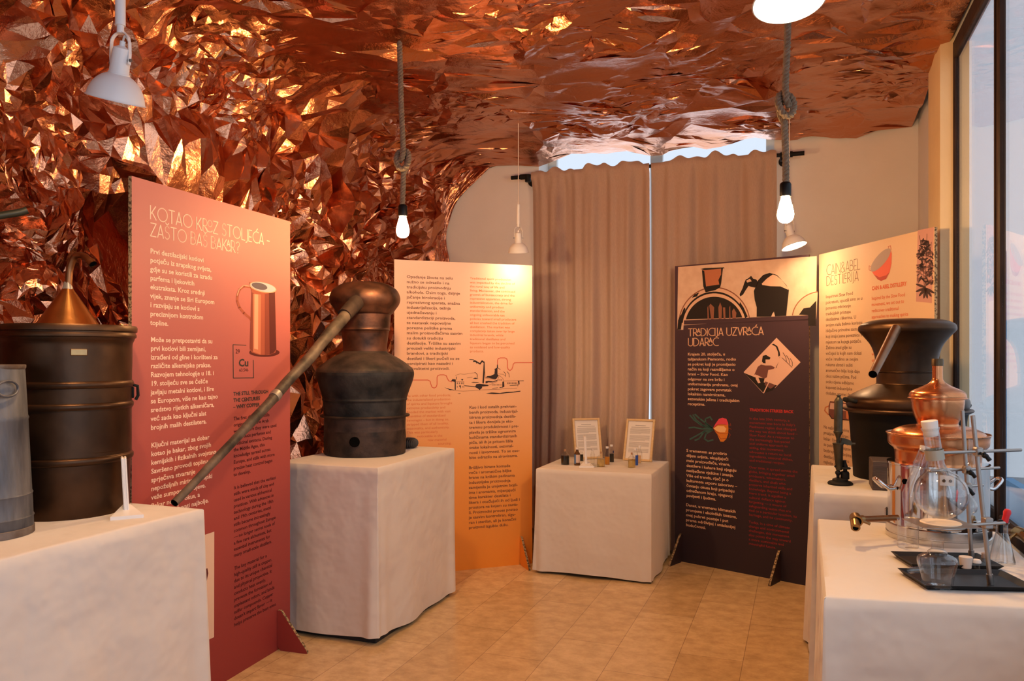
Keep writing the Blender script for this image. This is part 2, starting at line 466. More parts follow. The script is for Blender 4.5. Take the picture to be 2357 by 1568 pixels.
# what stands outside the shop window: pavement and a low blue hoarding
mb = MB(); mb.box(RW + 0.08, 14, -14, 6, -0.2, -0.1)
struct(room_obj(mb.build('ground_outside', mat('grey_paving', (0.35, 0.36, 0.38), 0.9))))
mb = MB(); mb.box(4.3, 4.36, -3.2, 0.22, -0.1, 0.66); mb.box(4.30, 4.315, 0.17, 0.22, -0.1, 2.25)
struct(room_obj(mb.build('wall_outside', mat('blue_painted_boards', (0.20, 0.42, 0.70), 0.7, col2=(0.24, 0.47, 0.74), scale=2))))
# ------------------------------------------------------------------ crumpled copper foil lining wall and ceiling
def crumple(s0, s1, p0, p1, step, lmin, stretch, amp, seed, iters=6):
    # a sheet folded into flat facets: a jittered triangle net whose edges are broken again and again at random
    rnd = random.Random(seed)
    ns, np_ = max(2, int((s1-s0)/step)), max(2, int((p1-p0)/step))
    V = []; T = []
    for i in range(ns+1):
        for j in range(np_+1):
            s = s0 + (s1-s0)*i/ns; p = p0 + (p1-p0)*j/np_
            if 0 < i < ns: s += rnd.uniform(-0.32, 0.32)*step
            if 0 < j < np_: p += rnd.uniform(-0.32, 0.32)*step
            V.append((s, p, rnd.uniform(-1, 1)*step*amp(s, p)*0.55))
    for i in range(ns):
        for j in range(np_):
            a, b, c, d = i*(np_+1)+j, i*(np_+1)+j+1, (i+1)*(np_+1)+j+1, (i+1)*(np_+1)+j
            if rnd.random() < 0.5: T += [(a, b, c), (a, c, d)]
            else: T += [(a, b, d), (b, c, d)]
    for it in range(iters):
        mid = {}; out = []
        def split(i, j):
            k = (i, j) if i < j else (j, i)
            if k in mid: return mid[k]
            A, B = V[i], V[j]
            s, p = (A[0]+B[0])/2, (A[1]+B[1])/2
            e1, e2, ang = stretch(s, p); c, sn = math.cos(ang), math.sin(ang)
            ds, dp = B[0]-A[0], B[1]-A[1]
            L = math.hypot((c*ds + sn*dp)/e1, (-sn*ds + c*dp)/e2)
            lm = lmin(s, p)
            if L < lm or (L < 2.6*lm and rnd.random() < 0.30) or (L < 0.16 and rnd.random() < 0.10):
                mid[k] = None; return None
            t = rnd.uniform(0.34, 0.66)
            edge = abs(A[0]-B[0]) < 1e-9 and A[0] in (s0, s1) or abs(A[1]-B[1]) < 1e-9 and A[1] in (p0, p1)
            w = 0 if edge else rnd.uniform(-0.10, 0.10)
            l = math.hypot(ds, dp)
            V.append((A[0]+ds*t - dp*w, A[1]+dp*t + ds*w, A[2] + (B[2]-A[2])*t + rnd.gauss(0, 1)*l*amp(s, p)*min(1.0, 0.45 + l*4)))
            mid[k] = len(V)-1; return mid[k]
        for (a, b, c) in T:
            x, y, z = split(a, b), split(b, c), split(c, a)
            n = (x is not None) + (y is not None) + (z is not None)
            if n == 0: out.append((a, b, c))
            elif n == 3: out += [(a, x, z), (x, b, y), (z, y, c), (x, y, z)]
            else:
                while not (x is not None and (n == 1 or y is not None)):
                    a, b, c, x, y, z = b, c, a, y, z, x
                if n == 1: out += [(a, x, c), (x, b, c)]
                else: out += [(x, b, y), (a, x, y), (a, y, c)]
        T = out
    return np.array(V), np.array(T)
def foil_mesh(name, co, T, m):
    me = bpy.data.meshes.new(name); T = np.asarray(T, dtype=np.int32)
    me.vertices.add(len(co)); me.vertices.foreach_set('co', co.reshape(-1).astype(np.float32))
    me.loops.add(T.size); me.loops.foreach_set('vertex_index', T.reshape(-1))
    me.polygons.add(len(T)); me.polygons.foreach_set('loop_start', np.arange(0, T.size, 3).astype(np.int32))
    me.polygons.foreach_set('use_smooth', np.ones(len(T), dtype=bool))
    me.update(calc_edges=True); me.validate(); me.set_sharp_from_angle(angle=math.radians(17)); me.materials.append(m)
    o = bpy.data.objects.new(name, me); COL.objects.link(o); return o
def foil_lining():
    m = bpy.data.materials.new('crumpled_copper_foil'); m.use_nodes = True
    N, L = nodes_of(m); b = N['Principled BSDF']
    b.inputs['Base Color'].default_value = (0.56, 0.235, 0.125, 1); b.inputs['Metallic'].default_value = 1.0
    b.inputs['Roughness'].default_value = 0.22
    tc = N.new('ShaderNodeTexCoord')
    nz = N.new('ShaderNodeTexNoise'); nz.inputs['Scale'].default_value = 14; nz.inputs['Detail'].default_value = 5; nz.inputs['Roughness'].default_value = 0.6
    L.new(tc.outputs['Object'], nz.inputs['Vector'])
    bp = N.new('ShaderNodeBump'); bp.inputs['Strength'].default_value = 0.30; bp.inputs['Distance'].default_value = 0.02
    L.new(nz.outputs['Fac'], bp.inputs['Height']); L.new(bp.outputs[0], b.inputs['Normal'])
    # profile across the room: up the wall, round the corner, over the ceiling
    a_, b_, z_ = 0.55, 0.50, 2.72
    prof = [(0.0, 0.0), (0.0, z_)] + [(a_*(1-math.cos(PI/2*i/40)), z_ + b_*math.sin(PI/2*i/40)) for i in range(1, 41)] + [(3.70, z_ + b_)]
    prof = np.array(prof); seg = np.linalg.norm(np.diff(prof, axis=0), axis=1); S1 = np.concatenate([[0], np.cumsum(seg)]); SM = S1[-1]
    rnd = random.Random(3)
    ph = [rnd.uniform(0, 6.28) for _ in range(12)]
    def mask(s, p, k):
        return 0.5 + 0.25*(math.sin(s*(3.1+k) + ph[k] + 1.7*math.sin(p*2.3+ph[k+1])) + math.sin(p*(3.7+0.7*k) + ph[k+2] + 1.5*math.sin(s*2.9+ph[k+3])))
    onceil = lambda s: min(1.0, max(0.0, (s - 2.85)/0.5))
    def lmin(s, p):
        if p < -5.0: return 0.16
        k = mask(s, p, 1); c = onceil(s)
        near = 1.0 if p > -4.0 else 1.0
        w = 0.022 + 0.13*max(0.0, 1.2*k - 0.28)**1.5
        return w if c < 0.5 else w*1.25
    def stretch(s, p):
        c = onceil(s)
        return (2.3, 0.9, 0.30 + 0.45*math.sin(p*1.3 + s)) if c < 0.5 else (3.2, 0.8, 0.10 + 0.15*math.sin(s*1.1 + p))
    def amp(s, p):
        k = mask(s, p, 5); c = onceil(s)
        return (0.095 + 0.075*k)*(1-c) + (0.014 + 0.034*k)*c
    V, T = crumple(0.0, SM, -8.25, -0.015, 0.42, lmin, stretch, amp, 21, iters=7)
    S, P, H = V[:, 0], V[:, 1], V[:, 2]
    c = np.clip((S - 2.85)/0.5, 0, 1)
    for p0 in (-0.55, -1.25, -2.05, -2.75, -3.55, -4.3):
        H = H - (1-c)*0.045*np.exp(-((P - p0 - 0.04*np.sin(S*5+p0*9))/0.045)**2)
    tail = np.clip(1 + P/0.5, 0, 1)
    H = np.where(c > 0.5, H*(1 - 0.6*tail), H)
    H = np.clip(H, -0.15, np.where(S < 1.3, 0.09, 0.16)) + 0.06
    bq, bz = np.interp(S, S1, prof[:, 0]), np.interp(S, S1, prof[:, 1])
    e = 0.02
    tq = np.interp(S+e, S1, prof[:, 0]) - np.interp(S-e, S1, prof[:, 0]); tz = np.interp(S+e, S1, prof[:, 1]) - np.interp(S-e, S1, prof[:, 1])
    ln = np.hypot(tq, tz) + 1e-9; nq, nz2 = tz/ln, -tq/ln
    endsag = 0.045*tail**1.5*c*(1 + 0.5*np.sin(S*5.3) + 0.3*np.sin(S*13+1))
    q = np.clip(bq + nq*H, -0.11, 3.705); z = np.clip(bz + nz2*H - endsag, 0.004, 3.40)
    pw = np.minimum(P + 0.02*np.sin(S*31)*tail - 0.012*tail*np.sin(S*9), -0.004)
    base = np.array([C0.x, C0.y, 0.0]); Wn, Un, Zn = np.array(W), np.array(U), np.array((0, 0, 1.0))
    o = foil_mesh('foil_lining', base + q[:, None]*Wn + pw[:, None]*Un + z[:, None]*Zn, T, m)
    tag(o, 'crumpled shiny copper foil lining the left wall and the whole ceiling', 'foil')
    # the flap of foil that turns on to the far wall in the corner
    V, T = crumple(0.0, 1.0, 0.05, 3.20, 0.30, lambda s, p: 0.02, lambda s, p: (1.6, 1.3, 0.0), lambda s, p: 0.08, 4, iters=6)
    S, zz, H = V[:, 0], V[:, 1], V[:, 2]
    edge = 0.075 + 0.02*np.sin(zz*6) + 0.012*np.sin(zz*17) + np.where(zz > 2.6, np.clip(zz-2.6, 0, None)**1.5*1.1, 0)
    qq = 0.02 + S*edge; hh = 0.02 + 0.07*(1-S)**2 + np.abs(H)*0.35*(0.3 + 0.7*(1-S))
    o2 = foil_mesh('corner_flap', base + qq[:, None]*Wn - hh[:, None]*Un + zz[:, None]*Zn, T, m)
    o2.parent = o
    return o
foil_lining()

# ------------------------------------------------------------------ curtains and rail
def curtain(q0, q1, label, seed, cat='curtain'):
    rnd = random.Random(seed)
    n, rows = 260, 44
    waves = [(rnd.uniform(9, 13), rnd.uniform(0, 6.28), 0.030), (rnd.uniform(17, 24), rnd.uniform(0, 6.28), 0.022), (rnd.uniform(33, 45), rnd.uniform(0, 6.28), 0.007), (rnd.uniform(3, 5), rnd.uniform(0, 6.28), 0.014)]
    vs, fs = [], []
    zr = 2.985
    for j in range(rows + 1):
        t = j/rows
        for i in range(n + 1):
            s = i/n; q = q0 + (q1-q0)*s
            top = zr + 0.040 + 0.014*math.sin(q*21 + seed) + 0.012*math.sin(q*47+seed*2) + 0.010*math.sin(q*9)
            if j == 0: z = top
            elif j == 1: z = zr + 0.018
            elif j == 2: z = zr - 0.022
            elif j == 3: z = zr - 0.05
            else: z = (zr - 0.05) + (0.03 - zr + 0.05)*(j-3)/(rows-3)
            d = 0.0
            fall = max(0.0, (zr - z)/zr)
            for (k, ph, a) in waves:
                kk = k*2.2
                d += a*(0.55 + 0.9*fall)*math.sin(kk*q + ph + 0.5*math.sin(3*q + 2.2*fall))
            pinch = 0.45*(0.6 + 0.4*math.sin(q*60))
            if j in (1, 2): d = d*0.25 + 0.024
            if j == 3: d = d*0.5 + 0.012
            if j == 0: d = 0.6*d + 0.016*math.sin(q*40 + seed)
            if j == 3: d += 0.006*math.sin(q*110)
            wob = 0.012*fall*math.sin(z*2.1 + seed)
            vs.append(R(q + (0.010*fall*math.sin(z*3 + seed) if 0 < i < n else wob), -0.115 - d, z))
    for j in range(rows):
        for i in range(n):
            a = j*(n+1)+i
            fs.append((a, a+1, a+n+2, a+n+1))
    m = MB(); m.add(vs, fs); o = m.build('curtain', M_curtain, None, sharp=0)
    tag(o, label, cat, 'brown linen curtains at the far window')
    return o
curtain(0.905, 1.870, 'brown linen curtain hanging on the left half of the dark rail', 3)
curtain(1.886, 2.800, 'brown linen curtain hanging on the right half of the dark rail', 8)
t = thing('curtain_rail', 'dark rail with stubby finials carrying the brown curtains', 'curtain rail', R(0, 0, 0), ROOMZ)
m = MB(); m.tube([(0.86, -0.115, 2.985), (2.86, -0.115, 2.985)], 0.014, 12); m.build('rod', M_blackiron, t)
for s, a in ((-1, 0.86), (1, 2.86)):
    m = MB(); m.tube([(a, -0.115, 2.985), (a + s*0.05, -0.115, 2.985)], 0.022, 14); m.tube([(a + s*0.05, -0.115, 2.985), (a + s*0.13, -0.115, 2.985)], 0.016, 14)
    m.build('finial', M_blackiron, t)
for a in (0.875, 2.845):
    m = MB(); m.tube([(a, 0.0, 2.985), (a, -0.115, 2.985)], 0.010, 10); m.lathe([(0, 0), (0.035, 0), (0.035, 0.012), (0, 0.012)], 20, Matrix.Translation((a, 0, 2.96)) @ Matrix.Rotation(PI/2, 4, 'X'))
    m.tube([(a, -0.118, 3.0), (a, -0.118, 2.94)], 0.024, 12)
    m.build('bracket', M_blackiron, t)

# ------------------------------------------------------------------ cloth covered tables
def draped(name, label, corners, ztop, seed, zhem=0.012, group='floor-length white tablecloths', flare=0.02, amp=0.008, hemwave=0.006):
    rnd = random.Random(seed)
    c = [Vector((a.x, a.y, 0)) for a in corners]      # counter-clockwise seen from above
    cen = sum(c, Vector()) / 4
    loop = []; cornerness = []
    per = 44
    for k in range(4):
        a, b = c[k], c[(k+1) % 4]; prev = c[k-1]
        rr = 0.018
        for i in range(per):
            s = i/per
            # points crowd towards the corners
            s = 0.5 - 0.5*math.cos(PI*s)
            loop.append(a.lerp(b, s)); cornerness.append(math.exp(-((min(s, 1-s)*(b-a).length)/0.07)**2))
    n = len(loop)
    nr = []
    for i in range(n):
        t_ = (loop[(i+1) % n] - loop[i-1]).normalized(); nr.append(Vector((t_.y, -t_.x, 0)))
    vs, fs = [], []
    ph = [rnd.uniform(0, 6.28) for _ in range(6)]
    per_len = [0.0]
    for i in range(n): per_len.append(per_len[-1] + (loop[(i+1) % n]-loop[i]).length)
    rings = []
    def ring(f):
        ids = []
        for i in range(n): ids.append(len(vs)); vs.append(f(i))
        rings.append(ids)
    for k in (0.25, 0.5, 0.75, 0.93, 0.985):
        ring(lambda i: cen.lerp(loop[i], k) + Vector((0, 0, ztop + 0.0008*math.sin(loop[i].x*9+k*7))))
    ring(lambda i: loop[i] - nr[i]*0.004 + Vector((0, 0, ztop - 0.001)))
    ring(lambda i: loop[i] + nr[i]*0.001 + Vector((0, 0, ztop - 0.005)))
    rows = 26
    for r in range(1, rows + 1):
        f = r/rows
        def fn(i, f=f):
            l = per_len[i]
            d = flare*f**1.2*(0.35 + 0.65*cornerness[i])
            d += amp*f*(math.sin(l*9 + ph[0] + 1.4*f) + 0.7*math.sin(l*17 + ph[1] - f) + 0.5*math.sin(l*4.1 + ph[2]))
            # folded corners: the spare cloth makes a pleat on each side of the corner
            d += 0.016*f*cornerness[i]*math.sin(l*46 + ph[3])
            d = max(d, -0.004)
            hem = zhem + hemwave*(1 + math.sin(l*5.2 + ph[4]) + 0.5*math.sin(l*12 + ph[5]))
            z = (ztop - 0.005) + (hem - ztop + 0.005)*f
            return loop[i] + nr[i]*(0.002 + d) + Vector((0, 0, z))
        ring(fn)
    for a, b in zip(rings[:-1], rings[1:]):
        for i in range(n):
            j = (i+1) % n
            fs.append((a[i], b[i], b[j], a[j]))
    vs.append(cen + Vector((0, 0, ztop)))
    for i in range(n): fs.append((rings[0][i], rings[0][(i+1) % n], len(vs)-1))
    fs = [tuple(reversed(f)) for f in fs[:-n]] + fs[-n:]
    m = MB(); m.add(vs, fs)
    o = m.build(name, M_cloth, None, sharp=60)
    tag(o, label, 'tablecloth', group)
    return o
T_LEFT, T_BOX, T_SMALL, T_FRONT, T_REAR = 0.95, 0.93, 0.73, 0.85, 0.94
draped('tablecloth', 'white floor-length tablecloth under the zinc can and the brown barrel still',
       [R(0.21, -5.35), R(0.90, -5.35), R(0.90, -3.84), R(0.21, -3.84)], T_LEFT, 2)
draped('tablecloth', 'white cloth over the tall square plinth carrying the sooty long-armed still',
       [R(0.255, -2.56), R(0.891, -2.56), R(0.891, -1.60), R(0.255, -1.60)], T_BOX, 5, zhem=0.018, hemwave=0.010)
draped('tablecloth', 'white cloth over the low table of small bottles before the curtain',
       [R(1.23, -0.965), R(2.037, -0.965), R(2.037, -0.25), R(1.23, -0.25)], T_SMALL, 9, flare=0.006, amp=0.009)
fr = [Vector((0.858, 2.148, 0)), Vector((1.30, 2.095, 0)), R(3.66, -2.72), R(3.033, -2.72)]
fr[1] = Vector((1.485, 2.035, 0))
draped('tablecloth', 'white cloth over the table with the laboratory glassware and trays', fr, T_FRONT, 12)
draped('tablecloth', 'white cloth over the higher table behind the glassware under the black pot still',
       [R(3.02, -2.63), R(3.66, -2.63), R(3.66, -1.72), R(3.02, -1.72)], T_REAR, 15)
m = MB(); m.box(0.275, 0.871, -2.54, -1.62, 0, T_BOX - 0.012, bev=0.004)
o = m.build('plinth', mat('dark_plinth_board', (0.02, 0.018, 0.017), 0.7)); room_obj(o)
tag(o, 'dark square plinth hidden by white cloth, its base showing under the hem', 'plinth')
# ------------------------------------------------------------------ exhibition boards
DG = None
def text_mesh(body, size, leading, bold=0.0):
    c = bpy.data.curves.new('lettering', 'FONT')
    c.body = body; c.size = size; c.space_line = leading/size
    c.resolution_u = 2; c.offset = bold*size; c.fill_mode = 'FRONT'
    o = bpy.data.objects.new('lettering', c); COL.objects.link(o)
    dg = bpy.context.evaluated_depsgraph_get(); dg.update()
    me = bpy.data.meshes.new_from_object(o.evaluated_get(dg))
    bpy.data.objects.remove(o, do_unlink=True); bpy.data.curves.remove(c)
    return me
def flat_mesh(me, x0, y, z0, sx=1.0):
    n = len(me.vertices); a = np.empty(n*3, dtype=np.float32); me.vertices.foreach_get('co', a); a = a.reshape(-1, 3)
    b = np.empty_like(a); b[:, 0] = x0 + a[:, 0]*sx; b[:, 1] = y; b[:, 2] = z0 + a[:, 1]
    me.vertices.foreach_set('co', b.reshape(-1)); me.update()
    return me
# single-stroke display capitals: x and y in cap heights
def _o(cx, cy, rx, ry, a0=0, a1=360, n=22):
    return [(cx + rx*math.cos(math.radians(a0+(a1-a0)*i/n)), cy + ry*math.sin(math.radians(a0+(a1-a0)*i/n))) for i in range(n+1)]
GLY = {
 'K': (0.46, [[(0, 0), (0, 1)], [(0.42, 1), (0.02, 0.36)], [(0.13, 0.52), (0.46, 0)]]),
 'O': (0.80, [_o(0.40, 0.5, 0.40, 0.5)]),
 'T': (0.50, [[(0, 1), (0.5, 1)], [(0.25, 0), (0.25, 1)]]),
 'A': (0.50, [[(0, 0), (0.25, 1), (0.5, 0)], [(0.07, 0.26), (0.43, 0.26)]]),
 'R': (0.46, [[(0, 0), (0, 1)], [(0, 1), (0.20, 1)] + _o(0.20, 0.72, 0.20, 0.28, 90, -90, 12) + [(0, 0.44)], [(0.14, 0.44), (0.46, 0)]]),
 'Z': (0.48, [[(0.02, 1), (0.48, 1), (0, 0), (0.48, 0)]]),
 'S': (0.40, [_o(0.21, 0.76, 0.18, 0.24, 30, 250, 14) + _o(0.19, 0.26, 0.20, 0.26, 70, -150, 14)]),
 'L': (0.36, [[(0, 1), (0, 0), (0.36, 0)]]),
 'J': (0.16, [[(0.14, 1), (0.14, 0.05), (0.08, -0.12), (-0.04, -0.16)]]),
 'E': (0.36, [[(0.36, 1), (0, 1), (0, 0), (0.36, 0)], [(0, 0.40), (0.30, 0.40)]]),
 'C': (0.62, [_o(0.44, 0.5, 0.44, 0.5, 62, 298, 20)]),
 'B': (0.44, [[(0, 0), (0, 1), (0.18, 1)] + _o(0.18, 0.76, 0.19, 0.24, 90, -90, 12) + [(0, 0.52)], [(0.18, 0.52)] + _o(0.19, 0.26, 0.25, 0.26, 90, -90, 12) + [(0, 0)]]),
 'I': (0.04, [[(0.02, 0), (0.02, 1)]]),
 'U': (0.54, [[(0, 1), (0, 0.27)] + _o(0.27, 0.27, 0.27, 0.27, 180, 360, 12) + [(0.54, 1)]]),
 'V': (0.50, [[(0, 1), (0.25, 0), (0.5, 1)]]),
 'D': (0.60, [[(0, 0), (0, 1), (0.12, 1)] + _o(0.12, 0.5, 0.48, 0.5, 90, -90, 16) + [(0, 0)]]),
 'N': (0.56, [[(0, 0), (0, 1), (0.56, 0), (0.56, 1)]]),
 '?': (0.36, [_o(0.18, 0.80, 0.18, 0.20, 170, -60, 12) + [(0.16, 0.50), (0.16, 0.26)], [(0.16, 0.05), (0.16, 0.0)]]),
 '–': (0.30, [[(0, 0.42), (0.30, 0.42)]]),
 '&': (0.58, [[(0.58, 0.02), (0.12, 0.74)] + _o(0.26, 0.82, 0.15, 0.18, 200, -40, 12) + [(0.10, 0.46)] + _o(0.24, 0.24, 0.24, 0.24, 130, 330, 12) + [(0.56, 0.44)]]),
 'o': (0.40, [_o(0.20, 0.72, 0.20, 0.26)]),
 'a': (0.32, [[(0, 0.44), (0.16, 1), (0.32, 0.44)], [(0.05, 0.60), (0.27, 0.60)]]),
 'e': (0.26, [[(0.26, 1), (0, 1), (0, 0.42), (0.26, 0.42)], [(0, 0.70), (0.2, 0.70)]]),
}
def display_text(s, cap, stroke, gap=0.13):
    # returns outline quads for stroked capitals; small raised letters sit over the leg of the letter before
    vs, fs = [], []
    def seg(a, b):
        a = Vector(a); b = Vector(b); d = b - a
        if d.length < 1e-6: return
        d.normalize(); n = Vector((-d.y, d.x))*stroke/2; e = d*stroke*0.3
        k = len(vs); vs.extend([a-e+n, a-e-n, b+e-n, b+e+n]); fs.append((k, k+1, k+2, k+3))
    x = 0.0
    for i, ch in enumerate(s):
        if ch == ' ': x += 0.30; continue
        acc = None
        base = {'Š': 'S', 'Ć': 'C'}.get(ch, ch)
        if base != ch: acc = ch
        w, strokes = GLY[base]
        for st in strokes:
            for a, b in zip(st[:-1], st[1:]): seg(((x+a[0])*cap, a[1]*cap), ((x+b[0])*cap, b[1]*cap))
        if acc == 'Š':
            for a, b in (((0.06, 1.26), (0.2, 1.10)), ((0.2, 1.10), (0.34, 1.26))): seg(((x+a[0])*cap, a[1]*cap), ((x+b[0])*cap, b[1]*cap))
        if acc == 'Ć': seg(((x+0.40)*cap, 1.10*cap), ((x+0.54)*cap, 1.28*cap))
        if base in 'oae':                               # swash below the raised letter
            sw = [(x-0.16, 0.30), (x-0.04, 0.10), (x+0.12, 0.02), (x+w-0.04, 0.06), (x+w+0.03, 0.16)]
            if base != 'e':
                for a, b in zip(sw[:-1], sw[1:]): seg((a[0]*cap, a[1]*cap), (b[0]*cap, b[1]*cap))
        nxt = s[i+1] if i+1 < len(s) else ''
        g = gap
        if nxt and nxt in 'oae': g = 0.02 if nxt != 'e' else -0.12
        x += w + g
    return [Vector((v.x, v.y, 0)) for v in vs], fs, (x - gap)*cap

class Board:
    def __init__(self, label, A, B, H, face_mat, thick=0.017, feet=(), foot_mat=None, group='cardboard exhibition boards'):
        A = Vector((A[0], A[1], 0)); B = Vector((B[0], B[1], 0))
        self.A = A; self.L = (B-A).length; self.d = (B-A).normalized(); self.n = Vector((self.d.y, -self.d.x, 0)); self.H = H
        rz = math.atan2(self.d.y, self.d.x)
        self.root = thing('exhibition_board', label, 'display board', A, rz, group)
        m = MB(); L = self.L
        m.box(0, L, 0, thick, 0, H)
        m.mi = [1]*6; m.mi[4 if False else 0] = 1
        o = m.build('panel', [face_mat, M_kraft], self.root)
        for p in o.data.polygons:
            p.material_index = 0 if abs(p.normal.y) > 0.5 else 1
        for lx in feet:
            m = MB(); t = 0.016
            prof = [(-0.175, 0.0), (-0.02, 0.0), (-0.001, 0.02), (-0.001, 0.205), (-0.022, 0.205), (-0.175, 0.012)]
            vs = [Vector((lx - t/2, y, z)) for y, z in prof] + [Vector((lx + t/2, y, z)) for y, z in prof]
            k = len(prof)
            fs = [tuple(range(k)), tuple(reversed(range(k, 2*k)))] + [(i, k+i, k+(i+1) % k, (i+1) % k) for i in range(k)]
            m.add(vs, fs, 0, False); m.mi = [0, 0] + [1]*k
            m.build('foot', [foot_mat or face_mat, M_kraft], self.root)
    def loc(self, px, py):
        dr = Vector(((px-CX)/FPX, 1, (HY-py)/FPX)); o = Vector((0, 0, CAMZ))
        t = (self.A - o).dot(self.n)/dr.dot(self.n); p = o + dr*t
        return ((p-self.A).dot(self.d), p.z)
    def text(self, name, lines, left, top, bottom, right, mat_, weight=0.012, size_ratio=0.80, wide=None):
        # left: column of the left edge; top/bottom: baseline rows of first and last line there; right: end column of the longest line
        x0, z0 = self.loc(left, top); _, z1 = self.loc(left, bottom)
        n = len(lines); lead = (z0-z1)/max(1, n-1) if n > 1 else None
        if lead is None: lead = top if False else (wide or 0.03)
        size = lead*size_ratio
        me = text_mesh('\n'.join(lines), size, lead, weight)
        a = np.empty(len(me.vertices)*3, dtype=np.float32); me.vertices.foreach_get('co', a); w = a[0::3].max()
        x1, _ = self.loc(right, (top+bottom)/2)
        sx = max(0.6, min(1.5, (x1-x0)/w))
        flat_mesh(me, x0, -0.0007, z0, sx)
        me.materials.clear(); me.materials.append(mat_)
        o = bpy.data.objects.new(name, me); COL.objects.link(o); o.parent = self.root
        return o
    def headline(self, rows, mat_, stroke=0.075, gap=0.13, name='headline'):
        # rows: (text, left px, right px, baseline row at left, cap-top row at left)
        m = MB()
        for (s, l, r, yb, yt) in rows:
            x0, z0 = self.loc(l, yb); _, zt = self.loc(l, yt); cap = zt - z0
            x1, _ = self.loc(r, yb)
            vs, fs, w = display_text(s, cap, stroke*cap, gap)
            sx = (x1-x0)/w
            m.add([Vector((x0 + v.x*sx, -0.0007, z0 + v.y)) for v in vs], fs, 0, False)
        return m.build(name, mat_, self.root)
    def art(self, name, shapes, parent=None):
        # shapes: list of (material, [outlines in photograph pixels]); later ones lie over earlier ones
        mats = []; m = MB()
        for k, (mt, polys) in enumerate(shapes):
            if mt not in mats: mats.append(mt)
            for poly in polys:
                vs = [Vector((x, -0.0006 - 0.00022*k, z)) for x, z in (self.loc(a, b) for a, b in poly)]
                m.add(vs, [tuple(range(len(vs)))], mats.index(mt), False)
        return m.build(name, mats, parent or self.root)
def line_px(pts, w):
    # a stroked line in photograph pixels as small quads
    out = []
    for a, b in zip(pts[:-1], pts[1:]):
        dx, dy = b[0]-a[0], b[1]-a[1]; l = math.hypot(dx, dy) or 1; nx, ny = -dy/l*w/2, dx/l*w/2
        ex, ey = dx/l*w*0.3, dy/l*w*0.3
        out.append([(a[0]-ex+nx, a[1]-ey+ny), (a[0]-ex-nx, a[1]-ey-ny), (b[0]+ex-nx, b[1]+ey-ny), (b[0]+ex+nx, b[1]+ey+ny)])
    return out
def ell_px(cx, cy, rx, ry, a0=0, a1=360, n=28, rot=0):
    c, s = math.cos(math.radians(rot)), math.sin(math.radians(rot)); o = []
    for i in range(n+1 if a1-a0 < 360 else n):
        a = math.radians(a0 + (a1-a0)*i/n); x, y = rx*math.cos(a), ry*math.sin(a)
        o.append((cx + c*x - s*y, cy + s*x + c*y))
    return o
def ink(name, r, g, b, rough=0.6): return mat(name, s2l(r, g, b), rough, spec=0.3)

# ---- red board
M_red = sheet_gradient('red_board_print', [(0, (0.27, 0.036, 0.032)), (1.0, (0.40, 0.075, 0.060)), (2.22, (0.54, 0.19, 0.165))])  # red turns lighter and pinker from the bottom up
M_cream_ink = ink('cream_ink', 250, 215, 190); M_maroon_ink = ink('maroon_ink', 62, 12, 18)
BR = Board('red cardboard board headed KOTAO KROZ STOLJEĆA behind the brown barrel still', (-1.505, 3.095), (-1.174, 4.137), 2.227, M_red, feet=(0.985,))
BR.headline([('KOTAO KRoZ STOLJEĆA –', 346, 620, 504, 473), ('ZAŠTO BAŠ BAKaR?', 346, 551, 543, 513)], M_cream_ink)
BR.text('body_text', ['Prvi destilacijski kotlovi', 'potječu iz arapskog svijeta,', 'gdje su se koristili za izradu', 'parfema i ljekovitih', 'ekstrakata. Kroz srednji', 'vijek, znanje se širi Europom', 'i razvijaju se kotlovi s', 'preciznijom kontrolom', 'topline.'], 345.5, 583, 748, 493, M_cream_ink, 0.018)
BR.text('body_text', ['Može se pretpostaviti da su', 'prvi kotlovi bili zemljani,', 'izrađeni od gline i korišteni za', 'različite alkemijske prakse.', 'Razvojem tehnologije u 18. i', '19. stoljeću sve se češće', 'javljaju metalni kotlovi, i šire', 'se Europom, više ne kao tajno', 'sredstvo rijetkih alkemičara,', 'već sada kao ključni alat', 'brojnih malih destilatera.'], 346.5, 787, 990, 501, M_cream_ink, 0.018)
BR.text('body_text', ['Ključni materijal za dobar', 'kotao je bakar, zbog svojih', 'kemijskih i fizikalnih svojstava.', 'Savršeno provodi toplinu,', 'sprječava stvaranje', 'nepoželjnih mirisa, kemijski', 'veže sumporne spojeve.', 'Bakar ne daje okus, a', 'pomaže sačuvati najbolje.'], 347.5, 1031, 1191, 500, M_cream_ink, 0.018)
BR.text('subheading', ['THE STILL THROUGH', 'THE CENTURIES', '– WHY COPPER'], 537, 911, 941, 617, M_ink, 0.03)
BR.text('body_text', ['The first distillation stills', 'originate from the Arab', 'world, where they were used', 'to produce perfumes and', 'medicinal extracts. During', 'the Middle Ages, this', 'knowledge spread across', 'Europe, and stills with more', 'precise heat control began', 'to develop.'], 537.5, 968, 1097, 636, M_maroon_ink, 0.012)
BR.text('body_text', ['It is believed that the earliest', 'stills were made of clay and', 'used in various alchemical', 'practices. With advances in', 'technology during the 18th', 'and 19th centuries, metal', 'stills became increasingly', 'common throughout Europe', '— no longer secret tools of', 'a few rare alchemists, but', 'essential instruments for', 'many small-scale distillers.'], 538, 1127, 1283, 635, M_maroon_ink, 0.012)
BR.text('body_text', ['The key material for a', 'high-quality still is copper,', 'due to its unique chemical', 'and physical properties. It', 'conducts heat evenly,', 'prevents the formation of', 'unpleasant odors, and binds', 'sulfur compounds. Copper', 'doesn’t impart flavor — it', 'helps preserve the best ones.'], 538.5, 1313, 1443, 636, M_maroon_ink, 0.012)
z1 = lambda pts: [(290 + .319*x, 400 + .319*y) for x, y in pts]
